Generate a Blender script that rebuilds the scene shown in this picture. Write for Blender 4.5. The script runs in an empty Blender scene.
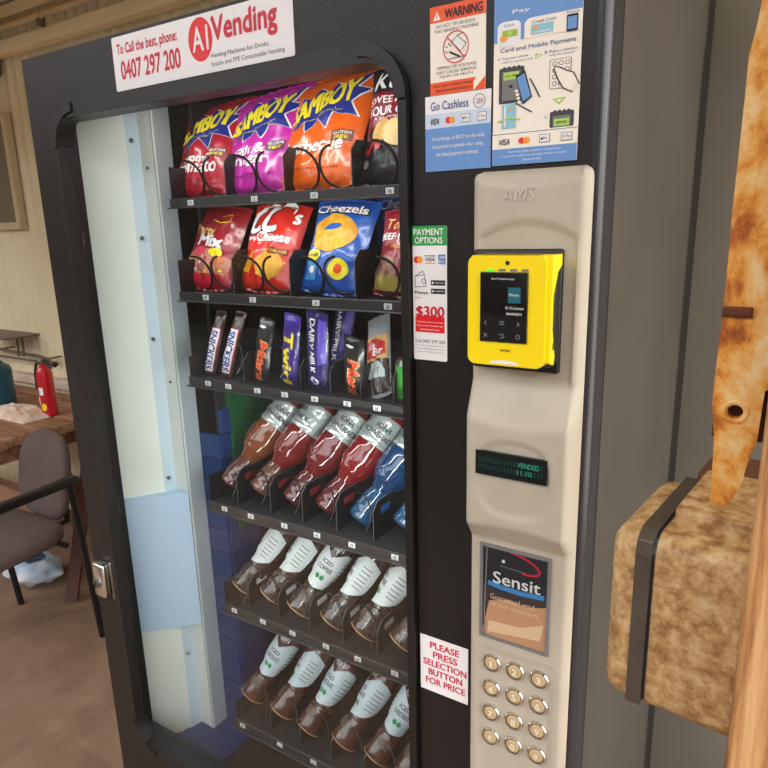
import bpy, bmesh, math, random
from mathutils import Vector, Matrix, noise
from mathutils.geometry import tessellate_polygon
random.seed(7)
scene = bpy.context.scene
COL = scene.collection
PI = math.pi

# ---------------------------------------------------------------- camera (metres, z up, machine front on y = 0)
FPX = 646.322898
CAM = Vector((0.0, -0.70, 1.54))
RIGHT = Vector((0.84811884, 0.52920511, -0.02522671))
DOWN = Vector((0.10449029, -0.21375914, -0.97128204))
FWD = Vector((-0.51939986, 0.82112665, -0.23658995))
cam_data = bpy.data.cameras.new('camera')
cam = bpy.data.objects.new('camera', cam_data)
COL.objects.link(cam)
cam_data.sensor_width = 36.0
cam_data.lens = FPX / 768 * 36.0
cam_data.clip_start = 0.02
up = -DOWN
cam.matrix_world = Matrix(((RIGHT.x, up.x, -FWD.x, CAM.x), (RIGHT.y, up.y, -FWD.y, CAM.y),
                           (RIGHT.z, up.z, -FWD.z, CAM.z), (0, 0, 0, 1)))
scene.camera = cam

def P(u, v, ax, val):
    """Where the sight line of a photograph pixel meets the real plane <axis ax> = val."""
    d = RIGHT * ((u - 384) / FPX) + DOWN * ((v - 384) / FPX) + FWD
    return CAM + d * ((val - CAM[ax]) / d[ax])

# ---------------------------------------------------------------- materials
def lin(c):
    out = []
    for x in c[:3]:
        x = x / 255.0
        out.append(x / 12.92 if x <= 0.04045 else ((x + 0.055) / 1.055) ** 2.4)
    return (out[0], out[1], out[2], 1.0)

_M = {}
def mat(name, rgb, rough=0.5, metal=0.0, coat=0.0, vary=0.0, vscale=8.0, bump=0.0, bscale=60.0, spec=0.5, rgb2=None, emit=0.0, trans=0.0):
    if name in _M:
        return _M[name]
    m = bpy.data.materials.new(name)
    m.use_nodes = True
    nt = m.node_tree
    b = nt.nodes['Principled BSDF']
    b.inputs['Base Color'].default_value = lin(rgb)
    b.inputs['Roughness'].default_value = rough
    b.inputs['Metallic'].default_value = metal
    b.inputs['Specular IOR Level'].default_value = spec
    b.inputs['Coat Weight'].default_value = coat
    b.inputs['Coat Roughness'].default_value = 0.08
    if trans:
        b.inputs['Transmission Weight'].default_value = trans
    if emit:
        b.inputs['Emission Color'].default_value = lin(rgb)
        b.inputs['Emission Strength'].default_value = emit
    tc = None
    if vary or bump or rgb2:
        tc = nt.nodes.new('ShaderNodeTexCoord')
    if vary or rgb2:
        n = nt.nodes.new('ShaderNodeTexNoise')
        n.inputs['Scale'].default_value = vscale
        n.inputs['Detail'].default_value = 6
        nt.links.new(tc.outputs['Object'], n.inputs['Vector'])
        r = nt.nodes.new('ShaderNodeValToRGB')
        r.color_ramp.elements[0].position = 0.32
        r.color_ramp.elements[1].position = 0.68
        c1 = lin(rgb)
        if rgb2:
            c2 = lin(rgb2)
        else:
            c2 = tuple(x * (1 - vary) for x in c1[:3]) + (1,)
        r.color_ramp.elements[0].color = c2
        r.color_ramp.elements[1].color = c1
        nt.links.new(n.outputs['Fac'], r.inputs['Fac'])
        nt.links.new(r.outputs['Color'], b.inputs['Base Color'])
    if bump:
        n2 = nt.nodes.new('ShaderNodeTexNoise')
        n2.inputs['Scale'].default_value = bscale
        n2.inputs['Detail'].default_value = 4
        nt.links.new(tc.outputs['Object'], n2.inputs['Vector'])
        bp = nt.nodes.new('ShaderNodeBump')
        bp.inputs['Strength'].default_value = bump
        bp.inputs['Distance'].default_value = 0.01
        nt.links.new(n2.outputs['Fac'], bp.inputs['Height'])
        nt.links.new(bp.outputs['Normal'], b.inputs['Normal'])
    _M[name] = m
    return m

def ramp_mat(name, stops, scale=10.0, detail=8.0, rough=0.8, bump=0.4, distort=0.6, stretch=(1, 1, 1), metal=0.0):
    m = bpy.data.materials.new(name)
    m.use_nodes = True
    nt = m.node_tree
    b = nt.nodes['Principled BSDF']
    b.inputs['Roughness'].default_value = rough
    b.inputs['Metallic'].default_value = metal
    tc = nt.nodes.new('ShaderNodeTexCoord')
    mp = nt.nodes.new('ShaderNodeMapping')
    mp.inputs['Scale'].default_value = stretch
    n = nt.nodes.new('ShaderNodeTexNoise')
    n.inputs['Scale'].default_value = scale
    n.inputs['Detail'].default_value = detail
    n.inputs['Roughness'].default_value = 0.65
    n.inputs['Distortion'].default_value = distort
    nt.links.new(tc.outputs['Object'], mp.inputs['Vector'])
    nt.links.new(mp.outputs['Vector'], n.inputs['Vector'])
    r = nt.nodes.new('ShaderNodeValToRGB')
    while len(r.color_ramp.elements) < len(stops):
        r.color_ramp.elements.new(0.5)
    for e, (p, c) in zip(r.color_ramp.elements, stops):
        e.position = p
        e.color = lin(c)
    nt.links.new(n.outputs['Fac'], r.inputs['Fac'])
    nt.links.new(r.outputs['Color'], b.inputs['Base Color'])
    bp = nt.nodes.new('ShaderNodeBump')
    bp.inputs['Strength'].default_value = bump
    bp.inputs['Distance'].default_value = 0.004
    nt.links.new(n.outputs['Fac'], bp.inputs['Height'])
    nt.links.new(bp.outputs['Normal'], b.inputs['Normal'])
    return m

def glass_mat(name, gain=1.7, tint=(0.97, 0.985, 0.98, 1)):
    m = bpy.data.materials.new(name)
    m.use_nodes = True
    nt = m.node_tree
    nt.nodes.remove(nt.nodes['Principled BSDF'])
    out = nt.nodes['Material Output']
    tr = nt.nodes.new('ShaderNodeBsdfTransparent')
    tr.inputs['Color'].default_value = tint
    gl = nt.nodes.new('ShaderNodeBsdfGlossy')
    gl.inputs['Roughness'].default_value = 0.0
    fr = nt.nodes.new('ShaderNodeFresnel')
    fr.inputs['IOR'].default_value = 1.5
    mu = nt.nodes.new('ShaderNodeMath')
    mu.operation = 'MULTIPLY'
    mu.use_clamp = True
    mu.inputs[1].default_value = gain
    mx = nt.nodes.new('ShaderNodeMixShader')
    nt.links.new(fr.outputs['Fac'], mu.inputs[0])
    nt.links.new(mu.outputs['Value'], mx.inputs['Fac'])
    nt.links.new(tr.outputs['BSDF'], mx.inputs[1])
    nt.links.new(gl.outputs['BSDF'], mx.inputs[2])
    nt.links.new(mx.outputs['Shader'], out.inputs['Surface'])
    return m

# ---------------------------------------------------------------- mesh collector
_TXT = {}
def text2d(body, bold=0.0, shear=0.0):
    key = (body, bold, shear)
    if key in _TXT:
        return _TXT[key]
    cu = bpy.data.curves.new('lettering', 'FONT')
    cu.body = body
    cu.size = 1.0
    cu.offset = bold
    cu.shear = shear
    cu.resolution_u = 3
    cu.fill_mode = 'FRONT'
    o = bpy.data.objects.new('lettering', cu)
    COL.objects.link(o)
    bpy.context.view_layer.update()
    me = o.evaluated_get(bpy.context.evaluated_depsgraph_get()).to_mesh()
    vs = [(v.co.x, v.co.y) for v in me.vertices]
    fs = [tuple(p.vertices) for p in me.polygons]
    bpy.data.objects.remove(o)
    bpy.data.curves.remove(cu)
    x0 = min(v[0] for v in vs); x1 = max(v[0] for v in vs)
    y0 = min(v[1] for v in vs); y1 = max(v[1] for v in vs)
    vs = [((x - x0) / (x1 - x0), (y - y0) / max(1e-6, y1 - y0)) for x, y in vs]
    _TXT[key] = (vs, fs)
    return _TXT[key]

def round_rect(x0, y0, x1, y1, r, n=6):
    pts = []
    for cx, cy, a0 in ((x1 - r, y0 + r, -PI / 2), (x1 - r, y1 - r, 0), (x0 + r, y1 - r, PI / 2), (x0 + r, y0 + r, PI)):
        for i in range(n + 1):
            a = a0 + PI / 2 * i / n
            pts.append((cx + r * math.cos(a), cy + r * math.sin(a)))
    return pts

def round_rect4(x0, y0, x1, y1, rs, n=8):
    pts = []
    for (sx, sy, a0), r in zip(((1, 0, -PI / 2), (1, 1, 0), (0, 1, PI / 2), (0, 0, PI)), rs):
        cx = x1 - r if sx else x0 + r; cy = y1 - r if sy else y0 + r
        for i in range(n + 1):
            a = a0 + PI / 2 * i / n
            pts.append((cx + r * math.cos(a), cy + r * math.sin(a)))
    return pts

class MB:
    def __init__(self):
        self.v = []; self.f = []; self.m = []; self.s = []; self.mats = []
    def mi(self, m):
        if m not in self.mats:
            self.mats.append(m)
        return self.mats.index(m)
    def add(self, vs, fs, m, smooth=False):
        b = len(self.v)
        self.v += [tuple(v) for v in vs]
        k = self.mi(m)
        for f in fs:
            self.f.append(tuple(b + i for i in f)); self.m.append(k); self.s.append(smooth)
    def box(self, lo, hi, m, M=None):
        x0, y0, z0 = lo; x1, y1, z1 = hi
        vs = [Vector(p) for p in ((x0,y0,z0),(x1,y0,z0),(x1,y1,z0),(x0,y1,z0),(x0,y0,z1),(x1,y0,z1),(x1,y1,z1),(x0,y1,z1))]
        if M: vs = [M @ v for v in vs]
        self.add(vs, [(0,3,2,1),(4,5,6,7),(0,1,5,4),(1,2,6,5),(2,3,7,6),(3,0,4,7)], m)
    def rbox(self, lo, hi, r, m, M=None, seg=3):
        bm = bmesh.new()
        bmesh.ops.create_cube(bm, size=1.0)
        for v in bm.verts:
            v.co = Vector([(lo[i] + hi[i]) / 2 + v.co[i] * (hi[i] - lo[i]) for i in range(3)])
        bmesh.ops.bevel(bm, geom=bm.edges[:], offset=r, segments=seg, affect='EDGES', profile=0.5)
        bm.verts.index_update()
        vs = [(M @ v.co) if M else v.co.copy() for v in bm.verts]
        fs = [tuple(v.index for v in f.verts) for f in bm.faces]
        bm.free()
        self.add(vs, fs, m, True)
    def grid(self, fn, nu, nv, m, closed=False, flip=False, smooth=True):
        vs = []
        cu = nu if closed else nu + 1
        for j in range(nv + 1):
            for i in range(cu):
                vs.append(fn(i / nu, j / nv))
        fs = []
        for j in range(nv):
            for i in range(nu):
                a = j * cu + i; b = j * cu + (i + 1) % cu
                c = (j + 1) * cu + (i + 1) % cu; d = (j + 1) * cu + i
                fs.append((d, c, b, a) if flip else (a, b, c, d))
        self.add(vs, fs, m, smooth)
    def tube(self, path, r, m, n=8, closed=False, cap=True):
        path = [Vector(p) for p in path]
        rings = []
        N = len(path)
        ref = None
        for i, p in enumerate(path):
            a = path[(i - 1) % N] if (closed or i > 0) else p
            b = path[(i + 1) % N] if (closed or i < N - 1) else p
            t = (b - a).normalized()
            if ref is None:
                ref = Vector((0, 0, 1)) if abs(t.z) < 0.9 else Vector((1, 0, 0))
            ref = (ref - t * ref.dot(t))
            if ref.length < 1e-5:
                ref = t.orthogonal()
            ref.normalize()
            s = t.cross(ref)
            rr = r[i] if isinstance(r, (list, tuple)) else r
            rings.append([p + (ref * math.cos(2 * PI * k / n) + s * math.sin(2 * PI * k / n)) * rr for k in range(n)])
        vs = [v for q in rings for v in q]
        fs = []
        for i in range(N if closed else N - 1):
            for k in range(n):
                a = i * n + k; b = i * n + (k + 1) % n
                j = (i + 1) % N
                fs.append((a, b, j * n + (k + 1) % n, j * n + k))
        if cap and not closed:
            fs.append(tuple(range(n))[::-1]); fs.append(tuple((N - 1) * n + k for k in range(n)))
        self.add(vs, fs, m, True)
    def lathe(self, prof, m, o=(0,0,0), ax=(0,0,1), n=24, mfn=None, squash=1.0):
        o = Vector(o); ax = Vector(ax).normalized()
        e1 = ax.orthogonal().normalized(); e2 = ax.cross(e1)
        for j in range(len(prof) - 1):
            (r0, h0), (r1, h1) = prof[j], prof[j + 1]
            vs = []
            for r, h in ((r0, h0), (r1, h1)):
                for k in range(n):
                    a = 2 * PI * k / n
                    vs.append(o + ax * h + (e1 * math.cos(a) + e2 * math.sin(a) * squash) * max(r, 1e-5))
            self.add(vs, [(k, (k + 1) % n, n + (k + 1) % n, n + k) for k in range(n)], mfn(j) if mfn else m, True)
    def prism(self, outer, holes, fn, d0, d1, m, mside=None):
        """A 2-D outline with holes given a thickness: fn(x, y, depth) -> point."""
        loops = [outer] + list(holes)
        polys = [[Vector((x, y, 0)) for x, y in L] for L in loops]
        flat = [p for L in loops for p in L]
        tri = tessellate_polygon(polys)
        n = len(flat)
        vs = [fn(x, y, d0) for x, y in flat] + [fn(x, y, d1) for x, y in flat]
        self.add(vs, [tuple(t) for t in tri] + [tuple(n + i for i in t)[::-1] for t in tri], m)
        fs = []; base = 0
        for L in loops:
            k = len(L)
            for i in range(k):
                a = base + i; b = base + (i + 1) % k
                fs.append((a, b, n + b, n + a))
            base += k
        self.add(vs, fs, mside or m)
    # flat artwork laid on a (flat or curved) surface: fn(x, y, lift)
    def art(self, fn, vs, fs, m, lift, cell=None):
        if cell:
            bm = bmesh.new()
            bv = [bm.verts.new((x, y, 0)) for x, y in vs]
            for f in fs:
                try: bm.faces.new([bv[i] for i in f])
                except ValueError: pass
            for ax in (0, 1):
                lo = min(v[ax] for v in vs); hi = max(v[ax] for v in vs)
                ce = cell[ax] if isinstance(cell, tuple) else cell
                k = math.floor(lo / ce) + 1
                while k * ce < hi - 1e-7:
                    co = Vector((0, 0, 0)); co[ax] = k * ce
                    no = Vector((0, 0, 0)); no[ax] = 1
                    bmesh.ops.bisect_plane(bm, geom=bm.verts[:] + bm.edges[:] + bm.faces[:], plane_co=co, plane_no=no)
                    k += 1
            bm.verts.index_update()
            vs = [(v.co.x, v.co.y) for v in bm.verts]
            fs = [tuple(v.index for v in f.verts) for f in bm.faces]
            bm.free()
        self.add([fn(x, y, lift) for x, y in vs], fs, m, False)
    def a_poly(self, fn, pts, m, lift, cell=None):
        tri = tessellate_polygon([[Vector((x, y, 0)) for x, y in pts]])
        self.art(fn, pts, [tuple(t) for t in tri], m, lift, cell)
    def a_rect(self, fn, x, y, w, h, m, lift, cell=None):
        self.art(fn, [(x, y), (x + w, y), (x + w, y + h), (x, y + h)], [(0, 1, 2, 3)], m, lift, cell)
    def a_ell(self, fn, cx, cy, rx, ry, m, lift, cell=None, n=28, a0=0, a1=2 * PI):
        pts = [(cx + rx * math.cos(a0 + (a1 - a0) * i / n), cy + ry * math.sin(a0 + (a1 - a0) * i / n)) for i in range(n if a1 - a0 > 6.2 else n + 1)]
        self.a_poly(fn, pts, m, lift, cell)
    def a_line(self, fn, pts, w, m, lift, asp=1.0, cell=None):
        """A drawn stroke; asp = surface height/width so the stroke keeps its width."""
        vs = []; fs = []
        for i, (x, y) in enumerate(pts):
            a = pts[max(0, i - 1)]; b = pts[min(len(pts) - 1, i + 1)]
            tx, ty = b[0] - a[0], (b[1] - a[1]) * asp
            L = math.hypot(tx, ty) or 1
            nx, ny = -ty / L * w / 2, tx / L * w / 2 / asp
            vs += [(x + nx, y + ny), (x - nx, y - ny)]
            if i: fs.append((2 * i - 2, 2 * i - 1, 2 * i + 1, 2 * i))
        self.art(fn, vs, fs, m, lift, cell)
    def a_ring(self, fn, cx, cy, rx, ry, w, m, lift, asp=1.0, cell=None, n=32):
        self.a_line(fn, [(cx + rx * math.cos(2 * PI * i / n), cy + ry * math.sin(2 * PI * i / n)) for i in range(n + 1)], w, m, lift, asp, cell)
    def a_text(self, fn, body, x, y, w, h, m, lift, bold=0.0, shear=0.0, cell=None, down=False, warp=None):
        vs, fs = text2d(body, 0.0, shear)
        if bold:
            sx = bold / (0.55 * len(body)); sy = bold * 0.9
            for k_, (ox, oy) in enumerate(((-sx, -sy), (sx, -sy), (sx, sy))):
                ww, hh = (-oy * w, ox * h) if down else (ox * w, oy * h)
                if down: ww, hh = oy * w, -ox * h
                self.a_text(fn, body, x + ww, y + hh, w, h, m, lift + .00006 * (k_ + 1), 0.0, shear, cell, down, warp)
        if down:
            vs = [(x + b * w, y + (1 - a) * h) for a, b in vs]
        elif warp:
            vs = [(x + a * w, y + b * h * (1 + warp[1] * (a - .5)) + warp[0] * a) for a, b in vs]
        else:
            vs = [(x + a * w, y + b * h) for a, b in vs]
        self.art(fn, vs, fs, m, lift, cell)
    def build(self, name, parent=None, bevel=0.0, seg=2, angle=35):
        me = bpy.data.meshes.new(name)
        me.from_pydata(self.v, [], self.f)
        for m in self.mats: me.materials.append(m)
        me.polygons.foreach_set('material_index', self.m)
        me.polygons.foreach_set('use_smooth', self.s)
        me.update()
        if any(self.s):
            me.set_sharp_from_angle(angle=math.radians(angle))
        o = bpy.data.objects.new(name, me)
        COL.objects.link(o)
        if parent: o.parent = parent
        if bevel:
            b = o.modifiers.new('edge_rounding', 'BEVEL')
            b.width = bevel; b.segments = seg; b.limit_method = 'ANGLE'; b.angle_limit = math.radians(40)
        return o

def tag(o, label=None, cat=None, group=None, kind=None):
    if label: o['label'] = label
    if cat: o['category'] = cat
    if group: o['group'] = group
    if kind: o['kind'] = kind
    return o

def thing(name, label, cat, loc=(0, 0, 0), group=None):
    o = bpy.data.objects.new(name, None)
    o.empty_display_size = 0.05
    COL.objects.link(o)
    o.location = loc
    return tag(o, label, cat, group)

def T(loc):  # points are written in world space; parts under an Empty are shifted back
    return Vector(loc)

class WB(MB):
    """MB whose points are in world space although the part hangs under an Empty at origin."""
    def __init__(self, origin=(0, 0, 0)):
        super().__init__(); self.o = Vector(origin)
    def build(self, name, parent=None, **k):
        self.v = [tuple(Vector(v) - self.o) for v in self.v]
        return super().build(name, parent, **k)

# ---------------------------------------------------------------- palette
DOOR = mat('door_black_paint', (33, 29, 27), rough=0.42, vary=0.25, vscale=3.0, bump=0.06, bscale=400, spec=0.35)
SIDE = mat('side_grey_paint', (82, 76, 69), rough=0.45, vary=0.2, vscale=5.0, bump=0.05, bscale=300)
TRIM = mat('black_trim', (30, 29, 30), rough=0.3)
EDGE = mat('door_edge_gloss', (46, 46, 50), rough=0.25)
RUBBER = mat('gasket_rubber', (31, 28, 26), rough=0.42, vary=0.2, vscale=20, spec=.4)
BLACK = mat('black_steel', (22, 21, 22), rough=0.4)
DARK = mat('dark_interior', (26, 23, 23), rough=0.6)
TRAY = mat('tray_grey', (46, 45, 46), rough=0.45)
WHITE = mat('white_print', (240, 236, 236), rough=0.45)
CREAMW = mat('cream_print', (248, 238, 224), rough=0.45)
TAGW = mat('tag_white', (225, 225, 225), rough=0.5)
INK = mat('black_ink', (20, 18, 22), rough=0.5)
RED = mat('red_ink', (205, 20, 48), rough=0.45)
REDB = mat('red_bright', (228, 18, 28), rough=0.45)
ORG = mat('orange_print', (242, 86, 22), rough=0.45)
BLUEP = mat('poster_blue', (104, 148, 208), rough=0.45)
BLUED = mat('poster_blue_ink', (60, 92, 150), rough=0.45)
PALE = mat('poster_pale', (205, 217, 236), rough=0.45)
GRN = mat('green_print', (32, 160, 72), rough=0.45)
LIME = mat('lime_print', (178, 214, 92), rough=0.45)
MCR = mat('card_red', (232, 40, 28), rough=0.45)
MCO = mat('card_orange', (246, 160, 30), rough=0.45)
GREYP = mat('grey_print', (120, 118, 120), rough=0.5)
CARD = mat('card_teal', (140, 195, 214), rough=0.45)
CHROME = mat('chrome', (215, 212, 208), rough=0.18, metal=1.0)
STEEL = mat('dull_steel', (150, 148, 142), rough=0.35, metal=1.0)
BEIGE = mat('panel_beige', (188, 178, 160), rough=0.5, vary=0.1, vscale=14, bump=0.05, bscale=500)
BEIGEL = mat('panel_beige_light', (196, 190, 180), rough=0.35)
YEL = mat('reader_yellow', (250, 220, 12), rough=0.38)
SCREEN = mat('screen_black', (10, 11, 13), rough=0.12, coat=0.5)
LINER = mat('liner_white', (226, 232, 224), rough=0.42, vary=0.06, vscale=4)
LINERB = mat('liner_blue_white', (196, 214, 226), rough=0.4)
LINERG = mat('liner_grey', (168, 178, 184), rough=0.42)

# ---------------------------------------------------------------- the setting
def struct(mb, name, label=None, cat=None, **k):
    o = mb.build(name, **k)
    tag(o, label, cat, kind='structure')
    return o

FLOORM = ramp_mat('concrete_floor', [(0.25, (88, 67, 52)), (0.5, (126, 100, 80)), (0.75, (160, 133, 110))], scale=2.2, rough=0.75, bump=0.15, distort=0.3)
m = MB(); m.box((-8, -1.7, -0.12), (2.5, 1.36, 0.0), FLOORM)
struct(m, 'floor', 'worn brown concrete floor under the vending machine', 'floor')
GROUND = ramp_mat('unseen_ground_dark', [(0.3, (40, 37, 34)), (0.7, (54, 50, 46))], scale=1.5, bump=0.1)  # unseen ground, coloured dark so it hardly mirrors in the glass
m = MB(); m.box((-30, -30, -0.14), (30, -1.7, -0.004), GROUND)
struct(m, 'ground', 'dark asphalt ground outside the shelter', 'ground')  # unseen ground, dark only to mute reflections in the glass

WALLM = mat('wall_cream', (232, 221, 188), rough=0.6, rgb2=(220, 206, 170), vscale=3)
def wall_fn(x, z):
    return (x, 1.25 + 0.008 * math.sin(2 * PI * x / 0.076), z)
m = MB()
x0, x1 = -6.0, 2.2
n = int((x1 - x0) / 0.076 * 8)
m.grid(lambda s, t: wall_fn(x0 + (x1 - x0) * s, 2.7 * t), n, 1, WALLM)
m.box((x0, 1.262, 0), (x1, 1.30, 2.7), WALLM)
struct(m, 'wall_back', 'cream corrugated metal wall behind the machine and table', 'wall')
BEAMM = mat('beam_cream', (238, 222, 182), rough=0.6, vary=0.15, vscale=6)
BEAMD = mat('beam_tan', (222, 202, 160), rough=0.65, vary=0.2, vscale=6)  # slightly deeper cream for the upper rail and joist
m = MB(); m.rbox((-6, 1.17, 2.375), (2.2, 1.235, 2.43), 0.006, BEAMM)
struct(m, 'trim_1', 'cream steel channel running along the top of the corrugated wall', 'beam')
m = MB()
m.box((-6, 1.16, 2.51), (2.2, 1.235, 2.56), BEAMD)
struct(m, 'trim_2', 'brown upper rail under the roof boards', 'beam')
CEILM = mat('ceiling_cream', (246, 232, 198), rough=0.7, vary=0.15, vscale=3)
m = MB()
for k in range(9):                       # roof boards, lapped
    ya = 1.30 - k * 0.30
    m.box((-6.5, ya - 0.295, 2.575 + k * 0.02), (2.4, ya, 2.605 + k * 0.02), CEILM)
struct(m, 'ceiling', 'cream boarded underside of the shelter roof', 'ceiling')
m = MB(); m.box((-3.70, -0.6, 2.47), (-3.42, 1.16, 2.572), BEAMD)
struct(m, 'trim_3', 'brown roof joist in the corner above the window', 'beam')
m = MB(); m.box((-9.7, -7.0, 0), (-9.5, 4.0, 4.2), mat('added_wall_brown', (58, 46, 38), rough=.85, vary=.3, vscale=2))  # unseen wall added to keep bright sky out of the glass
struct(m, 'added_wall_left', 'dark brown boundary wall to the side of the shelter', 'wall')  # added unseen wall, keeps bright sky out of the glass

WIN = mat('window_grey', (120, 112, 96), rough=0.25)
WFR = mat('window_frame_cream', (196, 178, 142), rough=0.5)
wx1 = P(12, 170, 1, 1.215).x
m = MB()
m.prism([(wx1 - 0.62, 1.575), (wx1, 1.575), (wx1, 2.14), (wx1 - 0.62, 2.14)], [[(wx1 - 0.585, 1.61), (wx1 - 0.035, 1.61), (wx1 - 0.035, 2.105), (wx1 - 0.585, 2.105)]],
        lambda x, z, d: (x, d, z), 1.215, 1.25, WFR)
wobj = struct(m, 'window_1', 'small window with cream frame and grey pane in the corrugated wall', 'window')
m = MB(); m.box((wx1 - 0.59, 1.226, 1.605), (wx1 - 0.03, 1.232, 2.11), WIN)
m.build('pane', wobj)

# pipes and rack on the wall
PIPE = mat('pipe_cream', (206, 178, 138), rough=0.45, vary=0.15, vscale=8)
PIPED = mat('pipe_rusty_grey', (112, 98, 84), rough=0.5, vary=0.3, vscale=14)
m = MB()
m.tube([(-6, 1.14, 2.464), (-2.88, 1.14, 2.462)], 0.011, PIPE)
m.tube([(-2.90, 1.14, 2.462), (-2.86, 1.14, 2.462)], 0.016, PIPE)
m.tube([(-2.88, 1.14, 2.462), (2.0, 1.14, 2.462)], 0.011, PIPE)
m.box((-2.885, 1.13, 2.42), (-2.865, 1.16, 2.47), PIPED)
tag(m.build('conduit_pipe'), 'thin cream pipe with a joint running under the roof above the machine', 'pipe')
m = MB()
m.rbox((-3.56, 1.10, 2.30), (-3.40, 1.25, 2.578), 0.02, PIPED)
m.lathe([(0.0, 0), (0.05, 0), (0.05, 0.03), (0.0, 0.03)], PIPE, (-3.45, 1.10, 2.43), (0, -1, 0), 16)
tag(m.build('junction_box'), 'rusty brown junction box at the end of the roof pipe', 'junction box')
CONDW = mat('conduit_white', (222, 216, 208), rough=0.5, rgb2=(196, 160, 130), vscale=5)
m = MB()
za = P(40, 381, 1, 1.2).z
m.rbox((-5.5, 1.195, za - 0.028), (-1.3, 1.248, za + 0.024), 0.008, CONDW)
tag(m.build('cable_duct'), 'white cable duct along the corrugated wall behind the extinguisher', 'duct')
m = MB()
a = P(0, 349, 1, 1.17); b = P(38, 356, 1, 1.17); c = P(47, 359, 1, 1.17); d = P(54, 364, 1, 1.17)
m.tube([a + Vector((-1.5, 0, 0)), a, b, c, d], 0.009, PIPED)
m.tube([a + Vector((-1.5, 0, -0.04)), a + Vector((0, 0, -0.04)), P(36, 361, 1, 1.17)], 0.007, PIPED)
m.tube([d, d + Vector((0.012, 0, -0.006))], 0.014, BLACK)
for q in (a, c, a + Vector((-.6, 0, 0))): m.tube([q, Vector((q.x, 1.25, q.z))], 0.005, PIPED)
tag(m.build('water_pipe'), 'bent brown water pipe on the wall above the table', 'pipe')
m = MB()
p = P(16, 335, 1, 1.17)
m.box((p.x - 0.30, 1.06, p.z - 0.006), (p.x + 0.10, 1.246, p.z + 0.004), PIPED)
for q in (17, 22):
    t_ = P(q, 338, 1, 1.16); m.tube([t_, P(q + 2, 356, 1, 1.16)], 0.007, PIPED)
tag(m.build('wall_bracket'), 'small flat steel bracket shelf over the wall pipe', 'bracket')

# ---------------------------------------------------------------- vending machine
ROOT = Vector((-0.667, 0.33, 0.0))
vm = thing('vending_machine', 'large black glass-fronted snack and drink vending machine with beige keypad panel', 'vending machine', ROOT)
def W(): return WB(ROOT)
XL, XR, ZT, ZB = -1.162, -0.173, 1.833, 0.09
FN = lambda x, z, d: (x, d, z)
# cabinet shell
m = W()
CT = 1.83
m.box((XL, 0.05, ZB), (XL + 0.012, 0.66, CT), SIDE)
m.prism([(0.05, ZB), (0.66, ZB), (0.66, 1.955), (0.33, 1.955), (0.05, 1.835)], [], lambda y, z, d: (d, y, z), XR - 0.012, XR, SIDE)
m.box((XL, 0.645, ZB), (XR, 0.66, CT), SIDE)
m.prism([(0.05, CT - .012), (0.66, CT - .012), (0.66, 1.955), (0.33, 1.955), (0.05, 1.835)], [], lambda y, z, d: (d, y, z), XL, XR - .0125, SIDE)
m.box((XL, 0.05, ZB), (XR, 0.66, ZB + 0.05), SIDE)
m.box((XR - 0.035, 0.66, ZB), (XR - 0.006, 0.80, 1.955), BLACK)  # black filler stands in for the shaded gap behind the machine
for x in (XL + 0.05, XR - 0.09):
    for y in (0.09, 0.58): m.box((x, y, 0.0), (x + 0.04, y + 0.04, ZB), BLACK)
m.build('cabinet', vm, bevel=0.003)
m = W()   # inside lining
m.box((-1.10, 0.57, 0.38), (-0.40, 0.585, 1.82), DARK)
m.box((-0.412, 0.062, 0.38), (-0.40, 0.57, 1.82), DARK)
m.box((-1.10, 0.062, 1.80), (-0.40, 0.57, 1.82), DARK)
m.box((-1.12, 0.062, 0.38), (-0.40, 0.57, 0.40), mat('dark_deck', (44, 36, 33), rough=0.5))
m.box((-1.0, 0.215, 0.40), (-0.99, 0.57, 1.80), DARK)
m.build('inner_lining', vm)
REFL_BLUE = mat('reflection_blue', (6, 50, 104), rough=.45); REFL_GREEN = mat('reflection_green', (12, 84, 44), rough=.5)  # glass reflections put into blue and green panels inside the cabinet
m = W()
for k in range(14):
    z0 = 0.41 + k * 0.055
    m.box((-1.046, 0.2065, z0), (-0.985, 0.2125 - .003 * (k % 2), z0 + .052), REFL_BLUE) if z0 < 1.10 else None
    m.box((-0.990, 0.2125, z0), (-0.982 + .003 * (k % 2), 0.30 if z0 < .86 else 0.235, z0 + 0.052), REFL_BLUE)
m.box((-1.10, 0.07, 0.400), (-0.955, 0.36, 0.404), REFL_BLUE)
tag(m.build('blue_reflection_panel', vm), 'blue ribbed lining beside the lower shelves')  # not a lining: blue panel stands in for a glass reflection
m = W(); m.box((-0.990, 0.236, 0.90), (-0.975, 0.57, 1.235), REFL_GREEN)  # green reflection built as a coloured panel
m.box((-0.99, 0.560, 0.90), (-0.80, 0.570, 1.235), REFL_GREEN)
tag(m.build('green_reflection_panel', vm), 'dark green lining behind the fourth shelf')  # not a lining: green panel stands in for a glass reflection
# door
m = W()
hole = round_rect(-1.087, 0.476, -0.395, 1.745, 0.062, 10)
XD = XR - 0.013
m.prism([(XL, ZB), (XD, ZB), (XD, ZT), (XL, ZT)], [hole[::-1]], FN, 0.0, 0.010, DOOR)
m.prism([(XL, ZB), (XD, ZB), (XD, ZT), (XL, ZT)], [round_rect(-1.112, 0.462, -0.395, 1.760, 0.004, 2)[::-1]], FN, 0.0102, 0.045, DOOR)
m.build('door_frame', vm, bevel=0.002, seg=2)
m = W()
arc = [(XD + 0.013 * math.sin(i * PI / 20), 0.013 - 0.013 * math.cos(i * PI / 20)) for i in range(11)]
for (a, b), (c, d) in zip(arc[:-1], arc[1:]):
    m.add([(a, b, ZB), (c, d, ZB), (c, d, ZT), (a, b, ZT)], [(0, 1, 2, 3)], EDGE, True)
m.box((XD - .001, 0.0129, ZB), (XR, 0.045, ZT), EDGE)
m.build('door_edge', vm)
m = W()
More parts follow.
